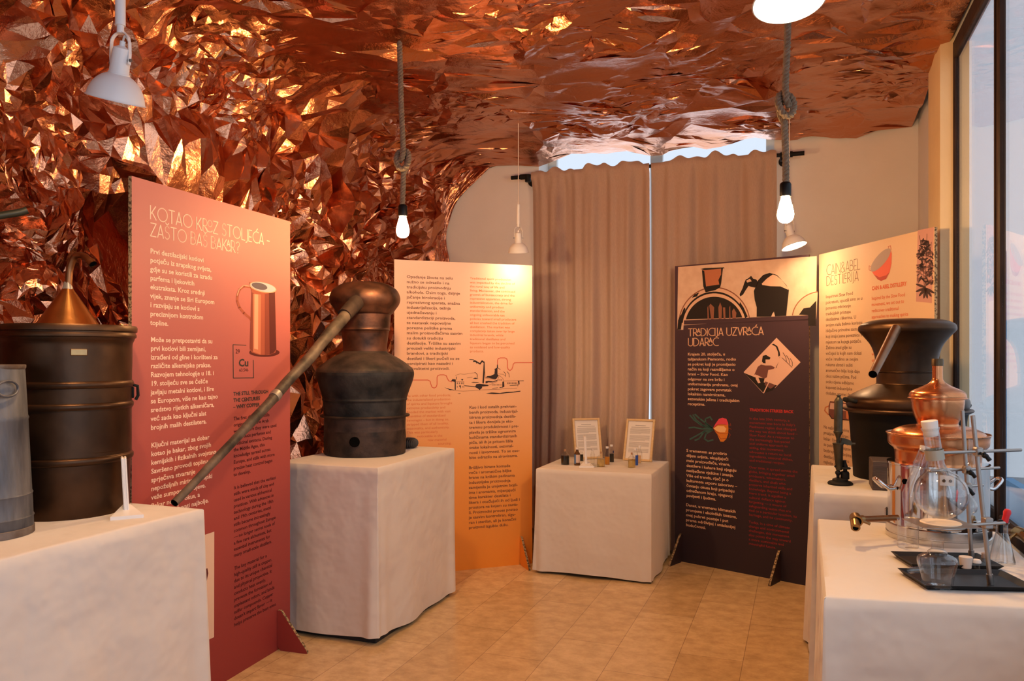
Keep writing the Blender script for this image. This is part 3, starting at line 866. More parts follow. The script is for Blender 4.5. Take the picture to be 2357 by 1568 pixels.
jb, jh, js, jd = ink('jug_copper_ink', 164, 84, 62), ink('jug_light_ink', 226, 160, 128), ink('jug_shade_ink', 92, 38, 34), ink('jug_inner_ink', 96, 84, 92)
ji = ink('jug_tin_ink', 196, 180, 186)
jug_out = z1([(888, 782), (905, 850), (892, 1262), (905, 1290), (960, 1308), (1030, 1308), (1076, 1292), (1084, 1270), (1074, 860), (1084, 824)])
BR.art('jug_picture', [
    (js, [z1(ell_px(905+93, 1290, 110, 32))] ),
    (jb, line_px(z1([(895, 818), (850, 812), (820, 835), (803, 880), (802, 920), (818, 965), (850, 1005), (890, 1040), (905, 1060)]), 5.5)),
    (jh, line_px(z1([(890, 812), (848, 806), (815, 835), (800, 880)]), 2)),
    (jb, [jug_out]),
    (ink('jug_dim_ink', 132, 62, 48), [z1([(905, 855), (925, 866), (920, 1290), (893, 1264)]), z1([(1000, 868), (1034, 862), (1038, 1302), (1000, 1308)])]),
    (ink('jug_glow_ink', 196, 116, 86), [z1([(916, 866), (972, 872), (970, 1305), (914, 1285)])]),
    (jh, [z1([(925, 868), (952, 872), (950, 1270), (922, 1262)])]),
    (js, [z1([(1030, 862), (1072, 852), (1082, 1268), (1060, 1296), (1036, 1302)])]),
    (jh, [z1(ell_px(985, 820, 100, 36, rot=12))]),
    (ji, [z1(ell_px(986, 818, 92, 31, rot=12))]),
    (jd, [z1(ell_px(960, 812, 58, 24, rot=14))]),
])
BR.art('element_square', [(M_ink, line_px(z1([(866, 1238), (772, 1234), (774, 1475), (920, 1473), (918, 1345)]), 1.6))])
BR.text('element_symbol', ['Cu'], 290+.319*812, 400+.319*1390, 400+.319*1390, 290+.319*882, M_ink, 0.03, wide=0.062)
BR.text('element_number', ['29'], 290+.319*790, 400+.319*1297, 400+.319*1297, 290+.319*820, M_maroon_ink, 0.005, wide=0.036)
BR.text('element_number', ['63.546'], 290+.319*816, 400+.319*1428, 400+.319*1428, 290+.319*882, M_maroon_ink, 0.005, wide=0.026)
pal = ink('pale_picture_ink', 226, 196, 170); dkr = ink('dark_red_leaf_ink', 88, 28, 30); mid = ink('leaf_mid_ink', 150, 70, 60)
BR.art('plant_picture', [(pal, [[(380, 1262), (493, 1224), (492.5, 1467), (380, 1520)]]),
    (dkr, [[(470, 1312), (477, 1308), (479, 1320), (474, 1345), (467, 1352), (466, 1330)], [(468, 1390), (471, 1398), (470, 1408), (465, 1402)]]),
    (mid, [[(440, 1330), (466, 1322), (467, 1360), (452, 1400), (436, 1380)]])])

# ---- orange board
M_orange = sheet_gradient('orange_board_print', [(0, (0.86, 0.30, 0.03)), (0.75, (0.86, 0.36, 0.085)), (1.25, (0.85, 0.47, 0.25)), (2.18, (0.85, 0.58, 0.47))])
M_brown_ink = ink('brown_ink', 104, 66, 52); M_orange_ink = ink('orange_ink', 222, 128, 78); M_red_line = ink('red_line_ink', 214, 92, 66)
BO = Board('peach to orange board with a factory drawing behind the sooty still', (-0.808, 5.367), (0.148, 5.722), 2.18, M_orange, feet=(0.93,))
BO.text('body_text', ['Opadanje života na selu', 'nužno se odrazilo i na', 'tradicijsku proizvodnju', 'alkohola. Osim toga, daljnje', 'jačanje birokracije i', 'represivnog aparata, snažna', 'industrijalizacija, težnja', 'ujednačavanju i', 'standardizaciji proizvoda,', 'te nastavak nepovoljne', 'porezne politike prema', 'malim proizvođačima sasvim', 'su dotukli tradiciju', 'destilacije. Tržište su sasvim', 'preuzeli veliki industrijski', 'brandovi, a tradicijski', 'destilati i likeri počeli su se', 'percipirati kao nazadni i', 'nekvalitetni proizvodi.'], 936, 640, 852, 1064, M_brown_ink, 0.010)
BO.text('body_text', ['Traditional spirit production', 'was impacted by the decline of', 'the rural way of life and', 'living. Moreover, the continued', 'growth of bureaucracy and the', 'repressive apparatus, strong', 'industrialization, the drive for', 'uniformity and product', 'standardization, and the', 'ongoing unfavorable tax', 'policies toward small producers', 'all but crushed the tradition of', 'distillation. The market was', 'completely taken over by large', 'industrial brands, while', 'traditional distillates and', 'liqueurs began to be perceived', 'as outdated and low-quality', 'products.'], 1081.5, 643, 811, 1188, M_orange_ink, 0.006)
BO.text('body_text', ['As with other food products,', 'the industrialized production', 'of spirits and liqueurs brought', 'extreme productivity and', 'flooded the market with vast', 'quantities of standardized', 'beverages – but in doing so,', 'stripped them of all locality,', 'seasonality, and authenticity.', 'This was particularly', '          noticeable in the', '                    raw material', '                              sourcing.'], 936, 914, 1027, 1041, M_orange_ink, 0.010)
BO.text('body_text', ['Kao i kod ostalih prehram-', 'benih proizvoda, industrijal-', 'izirana proizvodnja destila-', 'ta i likera donijela je eks-', 'tremnu produktivnost i pre-', 'plavila je tržište ogromnim', 'količinama standardiziranih', 'pića, ali ih je pritom lišila', 'svake lokalnosti, sezonal-', 'nosti i izvornosti. To se oso-', 'bito odrazilo na sirovinama.'], 1080, 941, 1057, 1196, M_brown_ink, 0.014)
BO.text('body_text', ['Brižljivo birane komade', 'voća i aromatične biljke', 'brane na krškim padinama', 'industrijska proizvodnja', 'zamijenila je umjetnim bojil-', 'ima i aromama, mijenjajući', 'time karakter destilata i', 'likera i otuđujući ih od ljudi i', 'prostora na kojem su nasta-', 'li. Proizvodni proces postao', 'je sasvim kontroliran, sigu-', 'ran i sterilan, ali je konačni', 'proizvod izgubio dušu.'], 1079, 1080, 1218, 1196, M_brown_ink, 0.014)
z7 = lambda pts: [(1020 + .0933*x, 800 + .0933*y) for x, y in pts]
fk = ink('engraving_ink', 52, 38, 36); fk2 = ink('engraving_thin_ink', 150, 96, 70)
win = [z7([(x, 860), (x+14, 860), (x+14, 905), (x, 905)]) for x in (340, 390, 440, 482)] + [z7([(x, 950), (x+12, 950), (x+12, 990), (x, 990)]) for x in (340, 482)] + [z7([(x, 905), (x+10, 905), (x+10, 940), (x, 940)]) for x in range(1210, 1440, 30)] + [z7([(x, 860), (x+12, 862), (x+12, 905), (x, 903)]) for x in range(1585, 1810, 28)] + [z7([(x, 790), (x+10, 790), (x+10, 815), (x, 815)]) for x in range(1350, 1450, 24)]
BO.art('factory_drawing', [
    (M_red_line, line_px([(948, 875), (985, 875), (990, 878), (991.5, 884), (994, 891), (999, 893.5), (1004, 891), (1006, 885), (1006, 869), (1008, 864.5), (1013, 863), (1022, 863), (1027, 865), (1029.5, 871), (1033, 877), (1040, 879)], 1.7) + line_px([(1145, 840), (1145, 830), (1147, 825.5), (1152, 824), (1162, 824), (1166, 826), (1168, 831), (1168, 846), (1170, 851), (1174, 853), (1178, 850), (1180, 845), (1181, 839), (1184, 835.5), (1189, 835), (1226.5, 835)], 1.7)),
    (fk2, line_px(z7([(320, 840), (510, 840), (515, 1000)]), 0.7) + line_px(z7([(1130, 930), (1330, 840), (1385, 690), (1470, 760), (1500, 830), (1850, 820), (1840, 960)]), 0.8) + line_px(z7([(240, 1060), (500, 1080), (900, 1050), (1400, 1030), (1820, 1000)]), 0.8) + line_px(z7([(590, 750), (720, 735)]), .8) + line_px(z7([(300, 690), (420, 650), (520, 665), (640, 640), (780, 625)]), .7) + line_px(z7([(1030, 600), (1040, 760), (1280, 790)]), .7) + line_px(z7([(1360, 650), (1480, 665), (1530, 700)]), .8)),
    (fk, [z7([(968, 880), (1000, 370), (990, 350), (1022, 345), (1028, 600), (1003, 890)]),
          z7([(1040, 745), (1090, 705), (1170, 700), (1265, 655), (1275, 545), (1255, 540), (1325, 500), (1325, 430), (1345, 420), (1355, 490), (1340, 520), (1340, 660), (1370, 690), (1335, 740), (1300, 785), (1200, 770), (1120, 748)]),
          z7([(1045, 835), (1120, 825), (1230, 840), (1335, 800), (1325, 830), (1220, 860), (1110, 860), (1080, 880), (1045, 885)]),
          z7([(820, 905), (900, 895), (1120, 925), (1115, 950), (960, 965), (960, 1000), (900, 1050), (850, 1010), (790, 980), (520, 950), (525, 935), (790, 960)]),
          z7([(195, 830), (230, 780), (310, 790), (310, 1050), (285, 1040), (285, 850)]),
          z7([(730, 770), (790, 745), (870, 770), (800, 780)]), z7([(690, 865), (740, 850), (800, 855), (900, 860), (840, 875)]),
          z7([(1460, 850), (1500, 835), (1510, 970), (1460, 985)]), z7([(1640, 935), (1860, 920), (1860, 935), (1640, 945)]),
          z7([(1850, 830), (1880, 825), (1885, 910), (1862, 915)]), z7([(1830, 820), (1980, 815), (1995, 830), (1850, 832)]),
          z7([(1050, 1135), (1200, 1110), (1400, 1125), (1560, 1095), (1720, 1090), (1910, 1070), (1900, 1090), (1700, 1115), (1450, 1140), (1250, 1150)]),
          z7([(350, 1135), (440, 1128), (400, 1145)]), z7([(1390, 985), (1480, 970), (1480, 985), (1390, 1000)]), z7([(1210, 1000), (1350, 990), (1350, 1000), (1210, 1012)]),
          z7([(440, 780), (500, 780), (470, 825)]), z7([(320, 720), (335, 720), (335, 790), (320, 790)]), z7([(395, 945), (415, 932), (438, 945), (438, 1010), (425, 1010), (420, 965), (395, 970)]),
          z7([(30, 985), (180, 1030), (290, 1050), (170, 1055)])]
        + line_px(z7([(1000, 365), (960, 335), (910, 405), (850, 370), (790, 335), (750, 345)]), 3.0) + line_px(z7([(830, 395), (800, 350), (740, 300), (650, 295)]), 1.3)
        + line_px(z7([(780, 615), (820, 640), (845, 680), (838, 750)]), 1.2) + line_px(z7([(1490, 595), (1535, 640), (1540, 720)]), 1.0) + line_px(z7([(1575, 595), (1620, 645), (1630, 735)]), 1.0) + line_px(z7([(1340, 500), (1410, 545)]), 1)
        + win),
])

# ---- purple board
M_purple = sheet_gradient('purple_board_lit_top', [(0, (0.030, 0.018, 0.024)), (1.2, (0.040, 0.020, 0.028)), (2.2, (0.085, 0.040, 0.056))])  # mostly even print; lamp light on the upper part put into the gradient
M_tan_ink = ink('tan_ink', 236, 190, 152); M_crimson = ink('crimson_ink', 190, 52, 48); M_crimson2 = ink('dim_crimson_ink', 138, 40, 40)
BP = Board('dark purple board headed TRADICIJA UZVRAĆA UDARAC beside the low bottle table', (1.21, 5.808), (1.956, 5.148), 2.185, M_purple, feet=(0.055, 0.80))
BP.headline([('TRaDICIJA UZVRaĆA', 1584.5, 1757, 774, 757), ('UDARaC', 1584.5, 1653.5, 796.6, 779)], M_tan_ink, stroke=0.10)
BP.text('body_text', ['Krajem 20. stoljeća, u', 'talijanskom Piemontu, rodio', 'se pokret koji je promijenio', 'način na koji razmišljamo o', 'hrani – Slow Food. Kao', 'odgovor na sve bržu i', 'uniformiraniju prehranu, ovaj', 'pokret zagovara povratak', 'lokalnim namirnicama,', 'sezonskim jelima i tradicijskim', 'receptima.'], 1583, 818.5, 932.5, 1702, M_tan_ink, 0.016)
BP.text('body_text', ['S vremenom se proširio', 'diljem svijeta, okupljajući', 'male proizvođače, vinare,', 'destilere i kuhare koji njeguju', 'naslijeđene vještine i znanja.', 'Više od trenda, riječ je o', 'kulturnom otporu zaboravu –', 'čuvanju okusa koji pripadaju', 'određenom kraju, njegovoj', 'povijesti i ljudima.'], 1580, 1040, 1143.5, 1697, M_tan_ink, 0.016)
BP.text('body_text', ['Danas, u vremenu klimatskih', 'promjena i ekoloških izazova,', 'ovaj pokret postaje i put', 'prema održivijoj i smislenijoj', 'budućnosti.'], 1579, 1165, 1211, 1696, M_tan_ink, 0.016)
BP.text('subheading', ['TRADITION STRIKES BACK'], 1726, 946.5, 946.5, 1827, M_crimson, 0.035, wide=0.034)
BP.text('body_text', ['In the late 20th century, a', 'movement was born in Italy’s', 'Piedmont region that changed', 'the way we think about food –', 'Slow Food. As a response to', 'the increasingly fast-paced', 'and uniform approach to', 'eating, this movement', 'advocates a return to local', 'ingredients, seasonal dishes,', 'and traditional recipes.'], 1725, 965.6, 1062, 1836, M_crimson2, 0.012)
BP.text('body_text', ['Over time, it spread across the', 'globe, bringing together small', 'producers, winemakers,', 'distillers, and chefs who', 'preserve inherited skills and', 'knowledge. Beyond being a', 'mere trend, it signifies a', 'cultural defiance against', 'forgetting — a means of', 'safeguarding tastes that are', 'tied to a particular location, its', 'heritage, and its community.'], 1724, 1078, 1187, 1836, M_crimson2, 0.012)
BP.text('body_text', ['Today, in a time of climate', 'change and environmental', 'challenges, this movement', 'also points the way toward', 'a more sustainable and', 'meaningful future.'], 1723.5, 1204, 1253.5, 1820, M_crimson2, 0.012)
z6 = lambda pts: [(1555 + .2104*x, 590 + .2104*y) for x, y in pts]
ph_bg = mat('photo_wall_ink', s2l(226, 190, 160), 0.55, col2=s2l(236, 204, 176), scale=14, spec=0.3); ph_dk = ink('photo_black_ink', 34, 26, 24); ph_md = ink('photo_brown_ink', 150, 96, 72); ph_lt = ink('photo_light_ink', 232, 190, 158); ph_or = ink('photo_bucket_ink', 196, 120, 82)
BP.art('cellar_photograph', [
    (ph_bg, [z6([(28, 118), (1546, -2), (1536, 762), (1452, 762), (1450, 645), (92, 700), (85, 805), (18, 805)])]),
    (ph_md, [z6(ell_px(425, 760, 398, 425, 180, 352)), z6(ell_px(1600, 690, 330, 310, 188, 262) + [(1540, 690)])]),
    (ph_lt, [z6(ell_px(425, 760, 386, 412, 180, 352)), z6(ell_px(1600, 690, 318, 298, 188, 262) + [(1540, 690)])]),
    (ph_dk, [z6(ell_px(425, 770, 360, 384, 186, 350)), z6([(1350, 640), (1400, 570), (1470, 560), (1540, 485), (1536, 762), (1452, 762), (1450, 645)])]),
    (ph_lt, [z6(ell_px(425, 775, 348, 368, 186, 349))]),
    (ph_dk, [z6(ell_px(425, 765, 320, 322, 193, 343))]),
    (ph_dk, [z6([(55, 660), (95, 560), (110, 575), (75, 690), (60, 800), (18, 805)]), z6([(180, 455), (205, 420), (260, 395), (235, 440)]), z6([(705, 500), (745, 560), (790, 660), (770, 672), (735, 590), (700, 530)])]),
    (ph_or, [z6([(292, 150), (520, 132), (495, 320), (312, 330)])]),
    (ph_dk, [z6([(275, 140), (320, 130), (530, 122), (540, 132), (320, 152)]), z6([(290, 152), (315, 160), (335, 330), (480, 310), (470, 260), (500, 200), (500, 135), (520, 132), (500, 300), (490, 340), (440, 370), (330, 395), (305, 330)])]),
    (ph_dk, [z6([(888, 662), (890, 560), (868, 480), (858, 380), (880, 330), (905, 262), (960, 205), (1030, 182), (1110, 205), (1160, 255), (1215, 318), (1242, 372), (1238, 410), (1226, 520), (1212, 652), (1090, 658), (1078, 606), (1062, 625), (1048, 660)]),
             z6([(905, 285), (880, 345), (830, 335), (800, 325), (760, 385), (740, 420), (708, 440), (702, 415), (735, 350), (752, 295), (770, 255), (800, 240), (828, 215), (850, 245), (885, 255)])]),
    (ph_lt, [z6([(945, 300), (1000, 245), (1065, 200), (1105, 212), (1165, 262), (1230, 345), (1235, 368), (1150, 330), (1040, 328), (950, 315)]), z6([(775, 268), (815, 245), (835, 275), (785, 288)])]),
    (ph_md, [z6([(370, 540), (385, 520), (425, 560), (418, 690), (392, 690)]), z6([(470, 560), (490, 505), (510, 560), (505, 688), (475, 688)]), z6([(520, 560), (545, 560), (548, 685), (528, 685)]), z6([(620, 600), (640, 570), (668, 620), (660, 680), (625, 682)]), z6([(350, 560), (360, 540), (368, 690), (352, 690)]), z6([(590, 560), (600, 540), (602, 680), (590, 682)])]),
    (M_purple, [z6([(94, 702), (1451, 646), (1451, 690), (94, 748)])]),
    (ph_dk, [z6([(30, 700), (60, 640), (75, 700), (60, 802), (22, 804)])]),
])
dm_bg = ink('diamond_photo_ink', 232, 188, 164); dm_sh = ink('diamond_shade_ink', 116, 72, 66)
BP.art('reaper_photograph', [
    (dm_bg, [z6([(745, 1268), (1105, 892), (1368, 1160), (1090, 1440), (960, 1500)])]),
    (ph_dk, [z6([(755, 1278), (870, 1325), (975, 1335), (965, 1380), (1110, 1412), (1060, 1470), (965, 1500)])]),
    (dm_sh, [z6([(900, 1210), (935, 1185), (985, 1195), (1045, 1195), (1085, 1215), (1075, 1232), (1015, 1245), (1000, 1325), (970, 1340), (895, 1300), (862, 1295)]), z6([(980, 1370), (1060, 1395), (1095, 1412), (1040, 1450), (975, 1410)])]),
    (ph_dk, [z6([(945, 1150), (955, 1090), (990, 1080), (1040, 1110), (1030, 1130), (1010, 1130), (985, 1172), (960, 1170)]), z6([(1052, 965), (1075, 958), (1115, 985), (1140, 1050), (1145, 1085), (1125, 1100), (1122, 1050), (1098, 990)])]
        + line_px(z6([(1145, 1100), (1100, 1220)]), 1.5) + [l for a in (0, 1, 2) for l in line_px(z6([(1175 + 40*a, 1055 + 32*a), (1205 + 36*a, 1100 + 28*a), (1215 + 32*a, 1150 + 26*a)]), 1.1)] + line_px(z6([(1165, 1110), (1275, 1215)]), 1.1)),
    (dm_bg, [z6([(985, 1130), (1012, 1130), (1020, 1165), (1000, 1178), (985, 1165)]), z6([(870, 1290), (900, 1310), (930, 1385), (905, 1390), (880, 1345)])] + line_px(z6([(1150, 1100), (1085, 1230), (1025, 1370), (965, 1495)]), 2.2)),
])
z8 = lambda pts: [(1570 + .2295*x, 930 + .2295*y) for x, y in pts]
lf, oy, opk, olt, ord_ = ink('teal_leaf_ink', 58, 92, 86), ink('onion_orange_ink', 214, 128, 44), ink('onion_pink_ink', 222, 74, 92), ink('onion_light_ink', 240, 190, 130), ink('onion_line_ink', 150, 62, 30)
leaves = [[(300, 240), (220, 225), (140, 160), (110, 110)], [(300, 245), (200, 250), (120, 235), (70, 240)], [(300, 240), (250, 200), (180, 150), (130, 105)], [(300, 235), (235, 200), (235, 150), (280, 130), (300, 160)], [(305, 255), (230, 270), (160, 310), (80, 355)], [(305, 260), (220, 280), (170, 350), (130, 365)], [(305, 262), (240, 300), (225, 350), (260, 375), (310, 360)], [(300, 240), (190, 210), (120, 160), (80, 115)]]
BP.art('onion_drawing', [
    (lf, [q for l in leaves for q in line_px(z8(l), 3.4)]),
    (oy, [z8([(312, 245), (345, 290), (370, 345), (385, 378), (415, 380), (445, 350), (462, 300), (465, 250), (462, 190), (445, 150), (405, 138), (370, 150), (335, 200)])]),
    (opk, [z8([(312, 240), (335, 200), (370, 150), (405, 138), (445, 150), (462, 190), (455, 215), (400, 205), (350, 215)])]),
    (olt, [z8([(315, 245), (360, 220), (420, 222), (445, 250), (430, 285), (380, 285), (345, 270)])]),
    (ord_, [q for l in ([(312, 245), (360, 290), (440, 300), (462, 290)], [(318, 240), (360, 205), (440, 205)], [(330, 275), (390, 350), (445, 345)], [(465, 210), (490, 215), (485, 195)], [(465, 240), (495, 255)], [(462, 280), (485, 310), (470, 340)]) for q in line_px(z8(l), 0.9)]),
])

# ---- beige board
M_beige = sheet_gradient('beige_board_print', [(0, (0.66, 0.44, 0.27)), (2.18, (0.72, 0.50, 0.33))])
M_taupe_ink = ink('taupe_ink', 118, 92, 78); M_coral_ink = ink('coral_ink', 214, 104, 70)
BB = Board('beige board headed CAIN&ABEL DESTILERIJA behind the black pot still', (2.01, 5.12), (2.177, 4.03), 2.18, M_beige)
z1b = lambda pts: [(1860 + .3826*x, 500 + .3826*y) for x, y in pts]
BB.headline([('CAIN&ABEL', 1903, 1980, 634, 611), ('DESTILeRIJA', 1903, 1976, 658, 637)], M_taupe_ink, stroke=0.06)
BB.text('body_text', ['Inspirirani Slow Food', 'pokretom, upustili smo se u', 'ponovno otkrivanje', 'tradicijskih pristupa', 'destilatima i likerima. U', 'svojem radu želimo koristiti', 'isključivo prirodne sastojke', 'koji imaju jasnu poveznicu s', 'mjestom sa kojega potječu.', 'Želimo znati gdje su', 'voćnjaci iz kojih nam dolazi', 'voće i trudimo se svojim', 'rukama ubrati i sušiti', 'aromatično bilje koje daje', 'okus našim pićima. Pod', 'svaku cijenu odbijamo', 'kupovati industrijske', 'dodatke, arome i bojila.'], 1901, 687, 908, 1985, M_taupe_ink, 0.006)
BB.text('body_text', ['Na našim kotlovima ne', 'presijava se polirani lančani', 'bakar. Umjesto toga oni', 'su patinom ispunjene u', 'bezbrojnim kušanjima', 'destilacija, jer ćemo', 'najbolje od voća i bilja'], 1896, 986, 1066, 1978, M_taupe_ink, 0.008)
BB.text('subheading', ['CAIN & ABEL DISTILLERY'], 2007, 668.5, 668.5, 2087, M_coral_ink, 0.03, wide=0.040)
BB.text('body_text', ['Inspired by the Slow Food', 'movement, we set out to', 'rediscover traditional', 'approaches to making spirits', 'and liqueurs. In our work, we', 'want to use exclusively', 'natural ingredients with', 'a clear connection to the', 'place they come from. We', 'want to know where the', 'orchards are that bring', 'us our fruit.'], 2006.5, 691, 847, 2094, M_coral_ink, 0.006)
bk1, bk2, bk3 = ink('pot_red_ink', 222, 98, 74), ink('pot_grey_ink', 170, 148, 140), ink('pot_dark_ink', 176, 70, 56)
BB.art('pot_picture', [
    (bk3, line_px(z1b([(490, 200), (482, 178), (496, 172), (500, 195)]), 1.0) + line_px(z1b([(385, 300), (368, 292), (368, 318), (384, 326)]), 1.0)),
    (bk1, [z1b([(378, 318), (396, 345), (420, 375), (440, 384), (470, 372), (492, 330), (502, 280), (504, 220), (496, 194)])]),
    (bk3, [z1b([(396, 345), (420, 375), (440, 384), (470, 372), (492, 330), (470, 350), (430, 362)])]),
    (bk2, [z1b(ell_px(437, 258, 88, 30, rot=-50))]),
])
pk = ink('plant_panel_ink', 196, 146, 138); pd = ink('plant_dark_ink', 66, 46, 46); pm = ink('plant_mid_ink', 132, 92, 88)
rnd = random.Random(5); lv = []; lm = []
for i in range(150):
    y = rnd.uniform(140, 400); x = 705 + rnd.uniform(-1, 1)*min(45, (y-90)*0.35)
    a = rnd.uniform(-60, 240); l = rnd.uniform(9, 20)
    e = z1b(ell_px(x, y, l, l*0.34, n=8, rot=a)); (lv if rnd.random() < 0.5 else lm).append(e)
for a in (200, 160, 130, 100, 80, 55, 30):
    lv.append(z1b(ell_px(708 + 30*math.cos(math.radians(a)), 425 + 34*math.sin(math.radians(a)), 34, 8, n=8, rot=a)))
stems = [q for l in ([(700, 420), (690, 260), (672, 110)], [(705, 420), (712, 240), (716, 100)], [(708, 420), (735, 260), (742, 150)], [(690, 300), (665, 200)]) for q in line_px(z1b(l), 1.0)]
BB.art('plant_picture', [(pk, [z1b([(660, 79), (757, 60), (745, 517), (650, 508)])]), (pm, lm), (pd, lv + stems)])
z9 = lambda pts: [(1890 + .1659*x, 880 + .1659*y) for x, y in pts]
BB.art('still_picture', [(ph_or, line_px(z9([(110, 330), (60, 350), (52, 395), (100, 450)]), 2.6)), (dm_sh, [z9([(125, 262), (370, 290), (405, 400), (390, 530), (150, 510), (105, 440), (105, 330)])]), (ink('still_light_ink', 206, 170, 158), [z9([(130, 285), (350, 305), (365, 400), (120, 370)])]), (ph_or, [z9([(350, 390), (395, 400), (380, 520), (350, 500)])]), (ph_dk, line_px(z9([(110, 440), (150, 505), (385, 528)]), 1.6))])
# ------------------------------------------------------------------ stills
def prof_px(rows, cx_scale, z_of):
    return [(r*cx_scale, z_of(y)) for r, y in rows]
# ---- sooty long-armed still on the plinth
Y1 = 4.72; k1 = Y1/FPX; zz1 = lambda y: CAMZ + (HY - y)*k1 - T_BOX
A1 = Vector((-0.886, Y1, T_BOX))
t = thing('pot_still', 'sooty dark pot still with mushroom head and long sloping arm on white plinth', 'still', A1)
kk = k1
m = MB(); m.lathe([(0, 0), (90*kk, 0), (92*kk, 0.004), (93*kk, 0.10), (92*kk, 0.146)], 72, jitter=0.0015, seed=1); m.build('base_drum', M_rust, t)
m = MB(); m.lathe([(92*kk, 0.146), (92.5*kk, 0.215), (93*kk, 0.229)], 72, jitter=0.001, seed=1)
m.build('lower_band', M_sooty, t)
m = MB(); m.lathe([(92*kk, .222), (101*kk, 0.224), (102*kk, 0.229), (101*kk, 0.234), (93*kk, 0.236)], 72); m.build('rim_flange', M_rust, t)
body = smooth_prof([(93*kk, zz1(955)), (94*kk, zz1(940)), (95*kk, zz1(922)), (95*kk, zz1(922)), (97*kk, zz1(919)), (96*kk, zz1(915)), (96*kk, zz1(915)), (101*kk, zz1(898)), (107*kk, zz1(880)), (111*kk, zz1(864)), (111*kk, zz1(856))], 6)
m = MB(); m.lathe(body, 80, jitter=0.0035, seed=4); m.build('belly', M_sootblue, t)
sh = smooth_prof([(111*kk, zz1(856)), (108*kk, zz1(849)), (96*kk, zz1(838)), (75*kk, zz1(824)), (56*kk, zz1(814)), (50*kk, zz1(809))], 6)
m = MB(); m.lathe(sh, 80, jitter=0.003, seed=4); m.build('shoulder', M_sooty, t)
nk = smooth_prof([(50*kk, zz1(809)), (50*kk, zz1(795)), (54*kk, zz1(763)), (54*kk, zz1(763)), (56.5*kk, zz1(760)), (55.5*kk, zz1(757)), (55.5*kk, zz1(757)), (57*kk, zz1(740)), (58*kk, zz1(724))], 5)
m = MB(); m.lathe(nk, 64, jitter=0.001, seed=2); m.build('neck', M_headcopper, t)
hd = smooth_prof([(57*kk, zz1(725)), (63*kk, zz1(721)), (70*kk, zz1(711)), (77*kk, zz1(701)), (80*kk, zz1(690)), (78*kk, zz1(678)), (70*kk, zz1(666)), (52*kk, zz1(655)), (27*kk, zz1(649.5)), (0, zz1(648))], 7)
m = MB(); m.lathe(hd, 72, jitter=0.0025, seed=6); m.build('still_head', M_headcopper, t)
P0 = at(822, 694, 4.545); P1 = at(402, 1158, 3.06)
d = (P1 - P0); loc = lambda p: p - A1
a1 = P0 + d*0.10
m = MB(); m.tube([loc(P0 - d*0.02), loc(P0 + d*0.03), loc(a1)], [0.049, 0.044, 0.040], 20); m.build('arm_socket', M_rust, t)
pts = []; rad = []
for i in range(41):
    f = 0.085 + (1-0.085)*i/40
    p = P0 + d*f + Vector((0, 0, -0.02*math.sin(PI*f)))
    wob = Vector((math.sin(f*23), math.cos(f*17), math.sin(f*31)))*0.0018
    pts.append(loc(p + wob)); rad.append((0.0385 + (0.0155-0.0385)*f**0.8)*(1 + 0.03*math.sin(f*40)))
m = MB(); m.tube(pts, rad, 20, caps=False)
m.tube([pts[-1] + (pts[-2]-pts[-1])*0.0, pts[-1] + (pts[-2]-pts[-1]).normalized()*0.06], [rad[-1]*0.82, rad[-1]*0.8], 16, caps=False, mi=1)
m.tube([pts[-1] + (pts[-2]-pts[-1]).normalized()*0.05, pts[-1] + (pts[-2]-pts[-1]).normalized()*0.06], rad[-1]*0.85, 16, mi=1)
m.build('lyne_arm', [M_woodpipe, M_hole], t)
fA, fB = 0.545, 0.56
m = MB(); m.tube([loc(P0 + d*0.535 + Vector((0, 0, -.02))), loc(P0 + d*0.545 + Vector((0, 0, -.02))), loc(P0 + d*0.556 + Vector((0, 0, -.0197)))], [0.0265, 0.029, 0.0262], 18)
m.build('solder_joint', mat('pale_solder', (0.30, 0.28, 0.25), 0.5, 0.6), t)
m = MB(); fr_ = A1 + Vector((0.02, -0.245, 0.085)); 
m.lathe([(0, 0), (0.03, 0.0), (0.026, 0.006), (0, 0.006)], 20, Matrix.Translation((-0.015, -0.2445, 0.093)) @ Matrix.Rotation(PI/2, 4, 'X'))
m.build('drain_hole', M_hole, t)
# coil of dark hose behind the still
m = MB(); cc = Vector((-0.685, 4.985, T_BOX))
pp = [(0.058*math.cos(a*0.2), 0.058*math.sin(a*0.2), 0.0285 + 0.0) for a in range(31)]
rr = []
pts = []; 
for i in range(240):
    a = 2*PI*i/240; pts.append((0.058*math.cos(a), 0.058*math.sin(a), 0.032)); rr.append(0.027 + 0.0045*math.sin(i*2*PI*40/240))
m.tube(pts, rr, 14, closed=True)
o = m.build('hose_coil', mat('dark_grey_hose', (0.05, 0.047, 0.05), 0.6), None); o.location = cc
tag(o, 'coil of dark ribbed hose lying behind the sooty still on white plinth', 'hose')

# ---- brown barrel still on the left table
A2 = Vector((-1.622, 2.855, T_LEFT)); 
t = thing('barrel_still', 'tall brown copper barrel still with golden cone lid on left table', 'still', A2, math.radians(14))
r0 = 0.211
m = MB(); m.lathe([(0, 0), (r0*0.955, 0), (r0*0.96, 0.003), (r0*0.985, 0.18), (r0*0.99, 0.19)], 80, jitter=0.0008, seed=2)
m.build('base_drum', M_oldcopper, t)
def bead(z, r): return [(r - 0.002, z - 0.014), (r + 0.004, z - 0.009), (r + 0.0065, z), (r + 0.004, z + 0.009), (r - 0.002, z + 0.014)]
m = MB(); m.lathe(smooth_prof([(r0*0.985, 0.185)] + bead(0.197, r0) + [(r0, 0.225)], 3), 80); m.build('hoop', M_oldcopper, t)
m = MB(); m.lathe([(r0*0.998, 0.212), (r0*1.002, 0.30), (r0*1.003, 0.378)], 80, jitter=0.001, seed=3); m.build('middle_drum', M_oldcopper, t)
